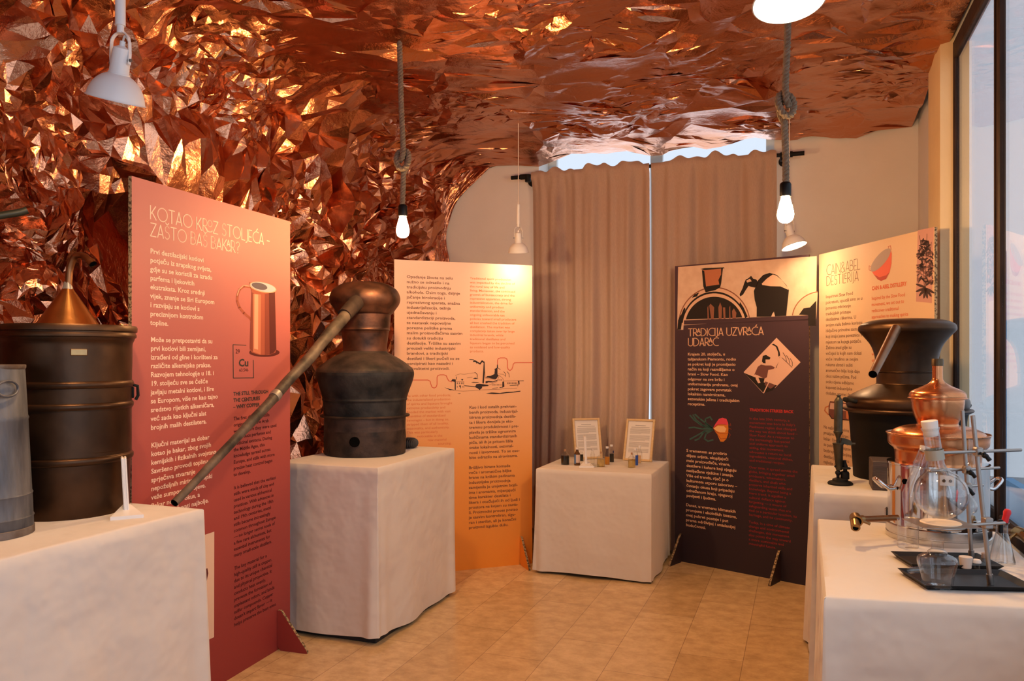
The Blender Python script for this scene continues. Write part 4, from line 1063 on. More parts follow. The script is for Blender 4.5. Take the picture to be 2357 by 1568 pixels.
m = MB(); m.lathe(smooth_prof([(r0, 0.37)] + bead(0.386, r0*1.003) + [(r0, 0.402)], 3), 80)
m.lathe([(r0*1.004, .372), (r0*1.012, .373), (r0*1.012, .376), (r0*1.004, .377)], 80); m.build('hoop', M_oldcopper, t)
m = MB(); m.lathe([(r0*1.0, 0.398), (r0*1.0, 0.452)], 80); m.build('lock_band', M_oldcopper, t)
m = MB(); m.lathe(smooth_prof([(r0, 0.445)] + bead(0.462, r0*1.003) + [(r0, 0.478)], 3), 80); m.build('hoop', M_oldcopper, t)
m = MB(); m.lathe(smooth_prof([(r0*1.0, 0.474), (r0*1.01, 0.56), (r0*1.012, 0.605), (r0*1.04, 0.622), (r0*1.055, 0.632)], 5), 80); m.build('upper_drum', M_oldcopper, t)
m = MB(); m.lathe([(r0*1.04, 0.628), (r0*1.075, 0.632), (r0*1.08, 0.640), (r0*1.062, 0.646), (r0*1.062, 0.650), (r0*1.09, 0.653), (r0*1.092, 0.668), (r0*1.075, 0.674), (r0*1.04, 0.672), (r0*0.9, 0.672), (0, 0.672)], 80); m.build('lid', M_oldcopper, t)
m = MB(); m.lathe([(0.108, 0.671), (0.104, 0.676), (0.016, 0.812), (0.014, 0.818)], 48, jitter=0.001, seed=3); m.build('lid_cone', M_lidcone, t)
m = MB(); inv = Matrix.Rotation(-math.radians(14), 4, 'Z')
a_top = Vector((0, 0, 0.80))
path = smooth_path([inv @ Vector(p) for p in [(0, 0, 0.80), (0.003, 0, 0.83), (0.008, 0, 0.885), (0.028, -0.004, 0.925), (0.062, -0.012, 0.928), (0.098, -0.03, 0.906), (0.112, -0.036, 0.894)]], 6)
m.tube(path, [0.0125]*4 + [0.0125]*(len(path)-4), 16, caps=False)
e_ = path[-1]; b_ = (path[-2]-path[-1]).normalized()
m.tube([e_, e_ + b_*0.018], 0.0148, 16, caps=False); m.tube([e_ + b_*0.004, e_ + b_*0.006], 0.0125, 16, mi=1)
m.build('spout_pipe', [M_brownpipe, M_hole], t)
m = MB(); m.lathe([(0.019, 0.800), (0.018, 0.812), (0.0145, 0.822), (0.0125, 0.834)], 20, jitter=0.002, seed=9); m.build('solder_joint', mat('pale_solder', (0.30, 0.28, 0.25), 0.5, 0.6), t)
fd = (Vector((0, 0, 0)) - Vector((A2.x, A2.y, 0))).normalized()
ang = math.atan2(fd.y, fd.x) - math.radians(14)
m = MB(); M = Matrix.Rotation(ang + math.radians(9), 4, 'Z'); 
m.box(r0*1.008, r0*1.03, -0.026, 0.026, 0.565, 0.588, M=M, bev=0.002); m.build('maker_plate', M_brass, t)
for s in (-1, 1):
    M = Matrix.Rotation(ang + s*math.radians(88), 4, 'Z')
    m = MB(); m.box(r0*0.99, r0*1.035, -0.016, 0.016, 0.405, 0.448, M=M, bev=0.003)
    m.tube([M @ Vector(p) for p in ((r0*1.02, 0, 0.455), (r0*1.09, 0, 0.450), (r0*1.10, 0, 0.415), (r0*1.06, 0, 0.398))], 0.006, 8)
    m.build('latch', M_blackiron, t)

# ---- zinc can with its pipe
A3 = Vector((-1.662, 2.46, T_LEFT))
t = thing('zinc_can', 'grey weathered zinc can with ring handle and dark outlet pipe, cut by left edge', 'can', A3)
m = MB(); m.lathe([(0, 0), (0.133, 0), (0.135, 0.004), (0.134, 0.05), (0.136, 0.055), (0.133, 0.06), (0.131, 0.12), (0.133, 0.126), (0.130, 0.132), (0.121, 0.36), (0.123, 0.367), (0.120, 0.374), (0.111, 0.527)], 64, jitter=0.002, seed=2); m.build('can_body', M_zinc, t)
m = MB(); m.lathe([(0.111, 0.522), (0.113, 0.527), (0.113, 0.535), (0.109, 0.536), (0.105, 0.53), (0.104, 0.45), (0.10, 0.30), (0, 0.29)], 64, jitter=0.0015, seed=4); m.build('rim', M_zincrust, t)
m = MB(); m.lathe([(0.1345, -0.001 + 0.001), (0.1385, 0.001), (0.138, 0.022), (0.1345, 0.024)], 64); m.build('base_ring', M_zincrust, t)
M = Matrix.Rotation(math.atan2(-2.3, 1.86) + 0.42, 4, 'Z')
m = MB(); pts = [M @ Vector((0.117 + 0.014*math.sin(PI*i/20)*1.0, 0.036*math.cos(2*PI*i/20), 0.462 + 0.024*math.sin(2*PI*i/20))) for i in range(20)]
m.tube(pts, 0.004, 8, closed=True); m.build('ring_handle', M_zinc, t)
e = at(62, 484, 2.62) - A3; s0 = at(-60, 556, 2.50) - A3
pth = smooth_path([Vector((-0.06, 0.0, 0.30)), Vector((-0.06, 0.0, 0.58)), Vector((-0.03, 0.01, 0.66)), s0*0.5 + e*0.5 + Vector((-.06, -.03, -.022)), e], 8)
m = MB(); m.tube(pth, 0.0125, 14, caps=False); m.tube([pth[-1] + (pth[-2]-pth[-1]).normalized()*0.003, pth[-1] + (pth[-2]-pth[-1]).normalized()*0.006], 0.0118, 14, mi=1)
m.build('outlet_pipe', [mat('dark_green_pipe', (0.022, 0.024, 0.016), 0.5, 0.4), M_hole], t)

# ---- sign holders (white, seen edge on)
def sign_holder(label, loc, rz, h, sc=1.0):
    t = thing('sign_holder', label, 'sign holder', loc, rz, 'white plastic sign holders')
    m = MB(); w = 0.052*sc; sh = Matrix.Shear('XY', 4, (-0.05, 0))
    m.add([(-w, -0.075, 0), (w, -0.075, 0), (0.012, 0.065, 0), (-0.012, 0.065, 0), (-w, -0.075, 0.012), (w, -0.075, 0.012), (0.012, 0.055, 0.030), (-0.012, 0.055, 0.030)],
          [(3, 2, 1, 0), (4, 5, 6, 7), (0, 1, 5, 4), (1, 2, 6, 5), (2, 3, 7, 6), (3, 0, 4, 7)], 0, False); m.build('foot', M_whiteplastic, t)
    m = MB(); m.box(-0.009, -0.001, -0.01, 0.05*sc, 0.018, h, bev=0.003, M=sh); m.box(0.001, 0.009, -0.01, 0.05*sc, 0.018, h, bev=0.003, M=sh)
    m.box(-0.002, 0.002, -0.009, 0.049*sc, 0.018, h - 0.005, M=sh)
    m.build('upright', M_whiteplastic, t)
    return t
sign_holder('white plastic sign holder seen edge-on before the brown barrel still', Vector((-1.362, 2.765, T_LEFT)), math.radians(27), 0.205)

# ---- black pot still on the rear table
Y4 = 3.70; k4 = Y4/FPX; zz4 = lambda y: CAMZ + (HY - y)*k4 - T_REAR
A4 = Vector((1.866, Y4, T_REAR)); kk = k4
t = thing('pot_still', 'black-bodied pot still with wide brown mushroom head on the higher right table', 'still', A4)
m = MB(); m.lathe(smooth_prof([(0, 0), (0, 0), (113*kk, 0), (113*kk, 0), (114*kk, 0.05), (119*kk, zz4(997)), (122*kk, zz4(962)), (125*kk, zz4(948))], 4), 72, jitter=0.001, seed=3); m.build('boiler', M_blackpaint, t)
m = MB(); m.lathe([(124*kk, zz4(950)), (134*kk, zz4(945)), (136*kk, zz4(942)), (134*kk, zz4(939.5)), (124*kk, zz4(938))], 72); m.build('rim_flange', mat('dark_brown_copper_rim', (0.08, 0.045, 0.028), 0.4, 0.9), t)
m = MB(); m.lathe(smooth_prof([(125*kk, zz4(940)), (128*kk, zz4(932)), (128*kk, zz4(922)), (123*kk, zz4(914)), (105*kk, zz4(903)), (80*kk, zz4(891)), (66*kk, zz4(885)), (63*kk, zz4(882))], 6), 72, jitter=0.001, seed=5)
m.build('shoulder', M_oldcopper, t)
m = MB(); m.lathe(smooth_prof([(63*kk, zz4(883)), (63*kk, zz4(858)), (63*kk, zz4(858)), (65.5*kk, zz4(856.5)), (63.5*kk, zz4(854)), (63.5*kk, zz4(854)), (64.5*kk, zz4(838)), (68*kk, zz4(815)), (75*kk, zz4(795)), (88*kk, zz4(777)), (97*kk, zz4(767))], 6), 72); m.build('neck', M_oldcopper, t)
m = MB(); m.lathe(smooth_prof([(96*kk, zz4(768)), (101*kk, zz4(762)), (102*kk, zz4(756)), (98*kk, zz4(747)), (80*kk, zz4(739)), (50*kk, zz4(735)), (0, zz4(733.5))], 6), 72, jitter=0.0008, seed=1); m.build('still_head', M_oldcopper, t)
S0 = at(2062, 758, Y4 - 0.19); S1 = at(2009, 862, 3.16)
m = MB(); pts = [S0 + (S1-S0)*i/10 - A4 for i in range(11)]; m.tube(pts, [0.0225 - 0.0006*i for i in range(11)], 18, caps=False)
b_ = (pts[-2]-pts[-1]).normalized(); m.tube([pts[-1] + b_*0.006, pts[-1] + b_*0.010], 0.0158, 16, mi=1); m.build('spout_pipe', [M_brownpipe, M_hole], t)
for s in (-1, 1):
    m = MB(); z = zz4(921 if s < 0 else 933)
    pth = smooth_path([(s*0.235, -0.05, z-0.01), (s*0.272, -0.04, z), (s*0.282, 0.0, z+0.003), (s*0.272, 0.04, z), (s*0.235, 0.05, z-0.01)], 6)
    m.tube(pth, 0.0115, 12); m.build('handle', M_blackiron, t)

# wooden block
m = MB(); m.box(-0.07, 0.07, -0.085, 0.085, 0, 0.125, bev=0.004)
o = m.build('wooden_block', M_wood, None); o.location = Vector((1.635, 3.40, T_REAR)); o.rotation_euler = (0, 0, ROOMZ)
tag(o, 'dark brown wooden block at the foot of the black pot still', 'block')

# ---- cast corking tool
Y5 = 3.50; k5 = Y5/FPX; A5 = Vector(((1934-CX)/FPX*Y5, Y5, T_REAR)); zz5 = lambda y: (1113-y)*k5 + 0.0
t = thing('corking_tool', 'old green-black cast iron corking tool near the corner of higher right table', 'bottle corker', A5)
m = MB(); m.lathe([(0, 0), (0.052, 0), (0.054, 0.006), (0.047, 0.013), (0.034, 0.016), (0.032, 0.024), (0.022, 0.028), (0, 0.028)], 32)
m.lathe([(0.019, 0.024), (0.019, 0.05), (0.015, 0.058), (0, 0.06)], 20, Matrix.Translation((0.021, 0, 0)))
m.build('foot', M_blackiron, t)
m = MB(); m.tube([(-0.010, 0, 0.026), (-0.010, 0, 0.05)], [0.006, 0.008], 10); m.ball((-0.010, 0, 0.052), 0.0125, 8); m.tube([(0.022, 0, 0.055), (0.022, 0, 0.076)], [0.010, 0.007], 12)
m.lathe([(0, 0.068), (0.022, 0.069), (0.024, 0.073), (0.020, 0.077), (0, 0.078)], 20, Matrix.Translation((0.022, 0, 0)))
m.tube([(0.022, 0, 0.076), (0.018, 0, 0.108)], [0.012, 0.006], 10); m.tube([(-0.024, 0, 0.082), (-0.008, 0, 0.072)], 0.005, 8)
m.build('clamp_screw', M_blackiron, t)
m = MB(); M = Matrix.Translation((-0.003, 0, 0)) @ Matrix.Rotation(math.radians(-2), 4, 'Y')
m.lathe([(0, 0.062), (0.0125, 0.064), (0.0145, 0.07), (0.0215, 0.176), (0.024, 0.180), (0.0235, 0.186), (0.0, 0.187)], 24, M); m.build('cork_cone', M_bronze, t)
m = MB(); m.prism([(0, 0), (0.046, -0.010), (0.05, -0.001), (0.045, 0.012), (0.022, 0.022), (0.004, 0.024)], 0.018, Matrix.Translation((0.000, 0.009, 0.184)) @ Matrix.Rotation(PI/2, 4, 'X')); m.tube([(0.046, 0, 0.183), (0.066, 0, 0.181)], [0.004, 0.006], 8); m.build('lever', M_bronze, t)
m = MB(); m.lathe([(0, 0.186), (0.0075, 0.186), (0.008, 0.205), (0.012, 0.218), (0.0195, 0.232), (0.0205, 0.236), (0.018, 0.238), (0.0185, 0.372), (0.0175, 0.376), (0.010, 0.388), (0.006, 0.392), (0.009, 0.394), (0.0085, 0.400), (0, 0.402)], 24, Matrix.Translation((-0.013, 0, 0)) @ Matrix.Rotation(math.radians(0.9), 4, 'Y')); m.build('plunger_tube', M_bronze, t)

# ---- polished copper still on its steel boiler, front table
Y6 = 2.86; k6 = Y6/FPX; A6 = Vector((1.556, Y6, T_FRONT)); kk = k6; zz6 = lambda y: CAMZ + (HY - y)*k6 - T_FRONT
t = thing('copper_still', 'shiny copper still on a polished steel boiler with side taps', 'still', A6)
m = MB(); m.lathe([(0, 0), (107*kk, 0), (108*kk, 0.003), (108*kk, 0.018), (106*kk, 0.020), (106*kk, 0.024), (108*kk, 0.026), (108*kk, 0.050), (105*kk, 0.053)], 72); m.build('base_ring', M_steel, t)
m = MB(); m.lathe([(104*kk, 0.050), (104*kk, 0.268), (105.5*kk, 0.270), (105.5*kk, 0.276), (100*kk, 0.278), (88*kk, 0.278)], 72); m.build('boiler', M_chrome, t)
cam_a = math.atan2(-A6.y, -A6.x)
for a in (-26, 14, 54, 120, 200, 262):
    M = Matrix.Rotation(cam_a + math.radians(a), 4, 'Z'); m = MB()
    m.box(105*kk, 108.5*kk, -0.033, 0.033, 0.058, 0.092, M=M, bev=0.002); m.build('clip_band', M_steel, t)
for a, z in ((-38, 0.215), (40, 0.066)):
    M = Matrix.Rotation(cam_a + math.radians(a), 4, 'Z'); m = MB()
    m.lathe([(0, 0), (0.0095, 0), (0.0095, 0.004), (0, 0.004)], 20, M @ Matrix.Translation((104*kk, 0, z)) @ Matrix.Rotation(PI/2, 4, 'Y')); m.build('vent_hole', M_hole, t)
M = Matrix.Rotation(cam_a + math.radians(10), 4, 'Z'); m = MB(); m.box(104*kk, 107*kk, -0.022, 0.022, 0.215, 0.250, M=M, bev=0.001)
pl = m.build('socket_plate', M_whiteplastic, t)
for y in (-0.010, 0.010):
    m = MB(); m.lathe([(0, 0), (0.0055, 0), (0.005, 0.002), (0, 0.002)], 14, M @ Matrix.Translation((107*kk, y, 0.232)) @ Matrix.Rotation(PI/2, 4, 'Y')); m.build('socket_hole', M_hole, pl)
for s in (-1, 1):
    M = Matrix.Rotation(cam_a + s*math.radians(90), 4, 'Z') if False else Matrix.Rotation(0 if s > 0 else PI, 4, 'Z')
    m = MB()
    pth = smooth_path([M @ Vector(p) for p in ((104*kk, -0.028, 0.185), (118*kk, -0.028, 0.182), (130*kk, -0.026, 0.196), (141*kk, -0.018, 0.212), (143*kk, 0.0, 0.216), (141*kk, 0.018, 0.212), (130*kk, 0.026, 0.196), (118*kk, 0.028, 0.182), (104*kk, 0.028, 0.185))], 5)
    m.tube(pth, 0.0065, 12); m.build('handle', M_chrome, t)
m = MB(); m.lathe(smooth_prof([(88*kk, 0.272), (89*kk, zz6(1048)), (90*kk, zz6(1038)), (92*kk, zz6(1033)), (92*kk, zz6(1033)), (101*kk, zz6(1025)), (104*kk, zz6(1018)), (105*kk, zz6(1003)), (107.5*kk, zz6(999)), (107*kk, zz6(996.5)), (103*kk, zz6(999)), (97*kk, zz6(1001))], 4), 72); m.build('lower_bowl', M_copper, t)
m = MB(); m.lathe(smooth_prof([(99*kk, zz6(1002)), (97*kk, zz6(997)), (90*kk, zz6(991)), (72*kk, zz6(983)), (52*kk, zz6(979.5)), (44*kk, zz6(979))], 6), 72); m.build('lower_dome', M_copper, t)
m = MB(); m.lathe(smooth_prof([(46*kk, zz6(981)), (43*kk, zz6(977)), (43*kk, zz6(972)), (48*kk, zz6(960)), (53*kk, zz6(942)), (55*kk, zz6(925)), (55*kk, zz6(919)), (55*kk, zz6(919)), (61*kk, zz6(917.5)), (61.5*kk, zz6(915.5)), (58*kk, zz6(914))], 5), 64); m.build('upper_bowl', M_copper, t)
m = MB(); m.lathe(smooth_prof([(59*kk, zz6(915)), (59*kk, zz6(909)), (55*kk, zz6(902)), (43*kk, zz6(895)), (28*kk, zz6(888)), (17*kk, zz6(881)), (12*kk, zz6(874)), (11*kk, zz6(866)), (11*kk, zz6(842))], 6), 64); m.build('upper_dome', M_copper, t)
m = MB(); m.lathe([(10*kk, zz6(843)), (12.5*kk, zz6(842)), (12.5*kk, zz6(829)), (11.5*kk, zz6(826)), (0, zz6(826))], 28); m.build('neck_cap', mat('dark_brass_cap', (0.12, 0.085, 0.05), 0.4, 0.9), t)
# side pipes with brass taps
def side_tap(P, Q, nozzle, lever):
    m = MB(); a, b = Vector(P) - A6, Vector(Q) - A6
    m.tube([a, b], 0.0105, 16); pipe = m.build('side_pipe', M_brownpipe, t)
    dirp = (b-a).normalized(); fwd = Vector(nozzle)
    m = MB(); m.tube([b - fwd*0.018, b + fwd*0.018], [0.019, 0.021], 20); m.tube([b - dirp*0.03, b], 0.014, 16)
    m.tube([b + fwd*0.0182, b + fwd*0.019], 0.016, 20, mi=1)
    tp = m.build('tap_body', [M_brass, M_hole], pipe)
    m = MB(); m.tube([b + Vector((-0.006, 0, 0)) + fwd*0.012, b + Vector((-0.008, 0, -0.010)) + fwd*0.046], [0.015, 0.0155], 18); m.tube([b + Vector((-0.008, 0, -0.010)) + fwd*0.0462, b + Vector((-0.008, 0, -0.010)) + fwd*0.047], 0.0095, 16, mi=1)
    m.build('tap_nozzle', [M_brass, M_hole], pipe)
    m = MB(); m.tube([b + Vector((lever*0.018, 0, -0.002)), b + Vector((lever*0.045, -0.012, -0.014))], [0.006, 0.005], 10); m.build('tap_lever', M_brass, pipe)
side_tap(at(2066, 1192, 2.80), at(1970, 1196, 2.74), (-0.25, -0.93, -0.22), 1)
side_tap(at(2262, 1213, 2.80), at(2350, 1228, 2.62), (0.10, -0.98, -0.1), -1)
# ------------------------------------------------------------------ laboratory glass and stands on the front table
def shell(prof, th):
    # outer profile from bottom centre to rim, then the inside back down
    inner = [(max(0.0, r - th), z) for r, z in reversed(prof)]
    inner[-1] = (0, prof[0][1] + th)
    return prof + [(inner[0][0], inner[0][1])] + inner[1:]
ZT = T_FRONT
def retort_stand(name, label, base_c, rz, bw, bd, rod_foot, rod_top):
    t = thing(name, label, 'retort stand', Vector((*base_c, ZT)), rz, 'retort stands on the glassware table')
    inv = (Matrix.Translation(Vector((*base_c, ZT))) @ Matrix.Rotation(rz, 4, 'Z')).inverted()
    m = MB(); x, y = bw/2, bd/2; h = 0.016
    o0 = [(-x, -y), (x, -y), (x, y), (-x, y)]
    def ringz(k, z): return [Vector((a*k[0], b*k[1], z)) for a, b in o0]
    k_in = ((x-0.022)/x, (y-0.022)/y); k_b = ((x-0.014)/x, (y-0.014)/y); k_i2 = ((x-0.004)/x, (y-0.004)/y)
    rings = [ringz(k_b, 0.0), ringz((1, 1), h), ringz(k_i2, h), ringz(k_in, 0.006)]
    vs = [v for r in rings for v in r]; fs = []
    for a in range(3):
        for i in range(4):
            j = (i+1) % 4; fs.append((a*4+i, a*4+j, a*4+4+j, a*4+4+i))
    fs.append((3, 2, 1, 0)); fs.append((12, 13, 14, 15)); m.add(vs, fs, 0, False)
    m.build('base', M_black, t)
    a, b = inv @ Vector((*rod_foot, ZT + 0.006)), inv @ Vector(rod_top)
    m = MB(); m.tube([a, b], 0.0062, 14); m.tube([a, a + (b-a)*0.06], 0.009, 14); rod = m.build('rod', M_rod, t)
    return t, inv, rod
R1f, R1t = (1.377, 2.25), at(2239, 957, 2.25)
R2f, R2t = (1.487, 2.53), at(2215, 945, 2.53)
t1, inv1, rod1 = retort_stand('retort_stand', 'retort stand on the nearer black base, its clamp gripping the round flask', (1.322, 2.285), math.radians(-4), 0.305, 0.185, R1f, R1t)
t2, inv2, rod2 = retort_stand('retort_stand', 'retort stand on the further black base, just behind the round flask', (1.385, 2.50), math.radians(-5), 0.275, 0.165, R2f, R2t)
def clamp(t, inv, arm, boss, knob, ring=None, r=0.0045):
    m = MB(); m.tube([inv @ arm[0], inv @ arm[1]], r, 12)
    b = inv @ boss; m.box(b.x-0.011, b.x+0.011, b.y-0.012, b.y+0.012, b.z-0.013, b.z+0.013, bev=0.004)
    c = m.build('clamp', M_rod, t)
    m = MB(); k = inv @ knob; m.tube([b, k], 0.004, 8); m.ball(k, 0.009, 8, sz=0.8); m.tube([k + Vector((-0.006, 0, 0.010)), k + Vector((0.010, -0.004, -0.012))], [0.005, 0.0065], 10)
    m.build('clamp_knob', M_black, c)
    return c
YF = 2.20
FC = at(2166, 1137, YF); FR = 0.0700
nk_dir = Vector((at(2142, 990, YF) - FC)).normalized()
# flask, clamp at its neck
c = clamp(t1, inv1, (at(2160, 1043, YF + 0.0), at(2350, 1036, 2.27)), at(2251, 1040, 2.235), at(2268, 1050, 2.20))
m = MB(); pc = inv1 @ (FC + nk_dir*0.112); dl = (inv1.to_3x3() @ nk_dir).normalized()
m.tube([pc - dl*0.014, pc + dl*0.014], 0.0245, 24, caps=False); m.tube([pc - dl*0.014, pc + dl*0.014], 0.0225, 24, caps=False); m.build('clamp_jaw', mat('cork_lined_jaw', (0.40, 0.37, 0.30), 0.5, 0.3), c)
M = Matrix.Translation(FC) @ rotm((0, 0, 1), nk_dir)
t = thing('round_flask', 'round-bottomed glass flask with white stopper held by the nearer stand', 'flask', FC - Vector((0, 0, FR)))
Ml = Matrix.Translation(Vector((0, 0, FR))) @ rotm((0, 0, 1), nk_dir)
prof = [(FR*math.sin(a), -FR*math.cos(a)) for a in [PI*i/26 for i in range(0, 24)]]
prof = [(0, -FR)] + [p for p in prof[1:] if p[1] < 0.058] + [(0.032, 0.064), (0.0245, 0.073), (0.0215, 0.084), (0.0208, 0.10), (0.0208, 0.178), (0.0235, 0.186), (0.0235, 0.189)]
m = MB(); m.lathe(prof, 56, Ml); m.lathe([(max(0, r-0.002), z + (0.002 if i == 0 else 0)) for i, (r, z) in enumerate(prof)], 56, Ml); m.build('flask_body', M_labglass, t, sharp=0)
m = MB(); m.lathe([(0, 0.165), (0.0185, 0.165), (0.0215, 0.200), (0.0215, 0.208), (0, 0.209)], 28, Ml); m.build('stopper', M_stopper, t)
# ring support with gauze under the flask
RC = at(2165, 1206, YF)
m = MB(); rc = inv1 @ RC
m.tube([rc + Vector((0.058*math.cos(2*PI*i/32), 0.058*math.sin(2*PI*i/32), -0.004)) for i in range(32)], 0.0042, 10, closed=True)
m.tube([rc + Vector((0.058, 0.0, -0.004)), inv1 @ at(2312, 1204, 2.235)], 0.0045, 10)
bb = inv1 @ at(2272, 1204, 2.235); m.box(bb.x-0.012, bb.x+0.012, bb.y-0.013, bb.y+0.013, bb.z-0.016, bb.z+0.016, bev=0.003)
m.build('ring_support', M_rod, t1)
t = thing('wire_gauze', 'square wire gauze with pale round centre beneath the round flask', 'wire gauze', RC)
m = MB(); m.box(-0.078, 0.078, -0.065, 0.065, 0.0005, 0.002); m.build('mesh_square', glass('fine_wire_mesh', (0.80, 0.76, 0.70), 0.22, 0.4, 0.3), t)
m = MB(); m.lathe([(0, 0.002), (0.052, 0.002), (0.053, 0.0035), (0.052, 0.005), (0, 0.005)], 40); m.build('ceramic_centre', mat('cream_ceramic', (0.78, 0.62, 0.45), 0.8), t)
# clamps of the second stand
clamp(t2, inv2, (at(2140, 1085, 2.50), at(2300, 1077, 2.56)), at(2225, 1082, 2.515), at(2236, 1090, 2.49))
clamp(t2, inv2, (at(2226, 1120, 2.52), at(2262, 1117, 2.56)), at(2227, 1121, 2.515), at(2232, 1130, 2.49))
# slanted glass adapter with side arm
a, b = at(2130, 1036, 2.48), at(2088, 1150, 2.46)
t = thing('distilling_adapter', 'slanting glass tube with short side arm behind the round flask', 'glass adapter', b)
q0, q1 = a - b, Vector((0, 0, 0))
m = MB()
for th in (0.0, 0.002):
    m.tube([q0, q0*0.93, q0*0.82, q0*0.7, q0*0.66, q0*0.45, q0*0.3, q0*0.1, Vector((0.002, 0, -0.012)), Vector((0.004, 0, -0.075))], [r - th for r in (0.019, 0.018, 0.0185, 0.021, 0.018, 0.0175, 0.019, 0.021, 0.016, 0.010)], 24, caps=False)
m.tube([q0*0.72, q0*0.72 + Vector((-0.030, -0.006, -0.006)), q0*0.72 + Vector((-0.052, -0.012, -0.010))], [0.007, 0.0058, 0.0065], 14, caps=False)
m.build('glass_tube', M_labglass, t, sharp=0)
m = MB(); m.tube([q0*0.97, q0*1.05], [0.0165, 0.019], 20); m.build('stopper', M_stopper, t)
# pear-shaped separating funnel
b = at(2237, 1196, 2.56)
t = thing('separating_funnel', 'narrow glass separating funnel clamped between the two steel rods', 'glass funnel', b)
prof = smooth_prof([(0.0035, 0.0), (0.0035, 0.016), (0.013, 0.026), (0.017, 0.042), (0.012, 0.058), (0.006, 0.068), (0.009, 0.085), (0.020, 0.125), (0.024, 0.155), (0.019, 0.180), (0.010, 0.196), (0.010, 0.262)], 5)
m = MB(); m.lathe(prof, 32); m.lathe([(r - 0.0015, z) for r, z in prof], 32); m.build('funnel_body', M_labglass, t, sharp=0)
# spirit burner
bz = ZT + 0.006
t = thing('spirit_burner', 'clear glass spirit burner with side tube on the nearest black base', 'burner', Vector((1.216, 2.236, bz)))
prof = smooth_prof([(0, 0.001), (0.038, 0.0), (0.040, 0.004), (0.044, 0.03), (0.051, 0.060), (0.0525, 0.072), (0.048, 0.082), (0.032, 0.089), (0.026, 0.092), (0.026, 0.092), (0.025, 0.098), (0.017, 0.104), (0.016, 0.112), (0.0165, 0.126), (0.018, 0.131), (0.0175, 0.135)], 4)
m = MB(); m.lathe(prof, 48)
m.tube([(-0.046, -0.006, 0.048), (-0.088, -0.012, 0.047)], 0.0095, 18, caps=False); m.tube([(-0.046, -0.006, 0.048), (-0.088, -0.012, 0.047)], 0.0065, 18, caps=False)
m.build('burner_body', M_labglass, t, sharp=0)
# small things on the further base
z2 = ZT + 0.006
def small(name, label, cat, px, py, z, parts, group=None):
    p = on_level(px, py, z); t = thing(name, label, cat, p, 0, group)
    for nm, pr, mt in parts:
        m = MB(); m.lathe(pr, 24); m.build(nm, mt, t)
    return t
small('rubber_stopper', 'large pale rubber stopper standing on the further black base', 'stopper', 2223, 1307, z2, [('stopper_body', [(0, 0), (0.0155, 0), (0.0195, 0.030), (0.019, 0.034), (0, 0.034)], mat('pale_grey_rubber', (0.62, 0.54, 0.48), 0.6))])
small('sample_vial', 'small glass vial with white cap on the further black base', 'vial', 2248, 1309, z2, [('vial_body', [(0, 0), (0.0095, 0), (0.010, 0.018), (0.0095, 0.02)], M_glass), ('cap', [(0.0125, 0.018), (0.0128, 0.023), (0.010, 0.028), (0, 0.030)], M_stopper)])
small('sample_vial', 'grey-lidded glass vial half hidden by the leaning steel rod', 'vial', 2265, 1306, z2, [('vial_body', [(0, 0), (0.009, 0), (0.009, 0.026), (0.0065, 0.030)], M_glass), ('cap', [(0.006, 0.028), (0.0075, 0.030), (0.007, 0.044), (0, 0.047)], mat('brown_grey_cap', (0.32, 0.24, 0.20), 0.5))])
# beaker
p = on_level(2090, 1261, ZT)
t = thing('beaker', 'empty clear glass beaker before the steel boiler', 'beaker', p)
prof = [(0, 0.001), (0.031, 0), (0.0335, 0.004), (0.0335, 0.094), (0.036, 0.098)]
m = MB(); m.lathe(prof, 40); m.build('beaker_body', M_labglass, t, sharp=0)
# conical flask with dropper
p = on_level(2306, 1296, ZT)
t = thing('conical_flask', 'clear conical flask holding a red-bulbed dropper near right edge', 'flask', p)
prof = smooth_prof([(0, 0.001), (0, 0.001), (0.034, 0.0), (0.038, 0.006), (0.035, 0.018), (0.026, 0.062), (0.019, 0.090), (0.0175, 0.102), (0.0175, 0.122), (0.0215, 0.130)], 4)
m = MB(); m.lathe(prof, 40); m.lathe([(max(0, r-0.0016), z + (0.002 if i < 3 else 0)) for i, (r, z) in enumerate(prof)], 40); m.build('flask_body', M_labglass, t, sharp=0)
d0 = p + Vector((-0.018, 0.004, 0.006)); d1 = at(2313, 1200, p.y); d2 = at(2320, 1174, p.y)
t = thing('dropper', 'glass dropper with bright red rubber bulb standing in conical flask', 'dropper', d0)
m = MB(); m.tube([Vector(), (d1-d0)*0.45, (d1-d0)*0.5, d1-d0], [0.0015, 0.003, 0.005, 0.005], 12); m.build('glass_stem', M_glass, t)
m = MB(); ax = d2-d1; m.tube([d1-d0-ax*0.10, d1-d0+ax*0.1, d1-d0+ax*0.45, d1-d0+ax*0.8, d1-d0+ax*1.02, d1-d0+ax*1.08], [0.0095, 0.010, 0.0095, 0.0118, 0.0085, 0.003], 18); m.build('rubber_bulb', M_redrubber, t)
# black holder gripping the neck of the conical flask
m = MB(); g = inv1 @ at(2303, 1210, 2.36); m.box(g.x-0.006, g.x+0.006, g.y-0.006, g.y+0.006, g.z-0.022, g.z+0.018, bev=0.002)
m.tube([inv1 @ at(2300, 1204, 2.30), inv1 @ at(2303, 1206, 2.36)], 0.004, 8)
m.tube([inv1 @ at(2280, 1204, 2.24), inv1 @ at(2300, 1204, 2.30)], 0.004, 8); m.build('clamp_grip', M_black, t1)

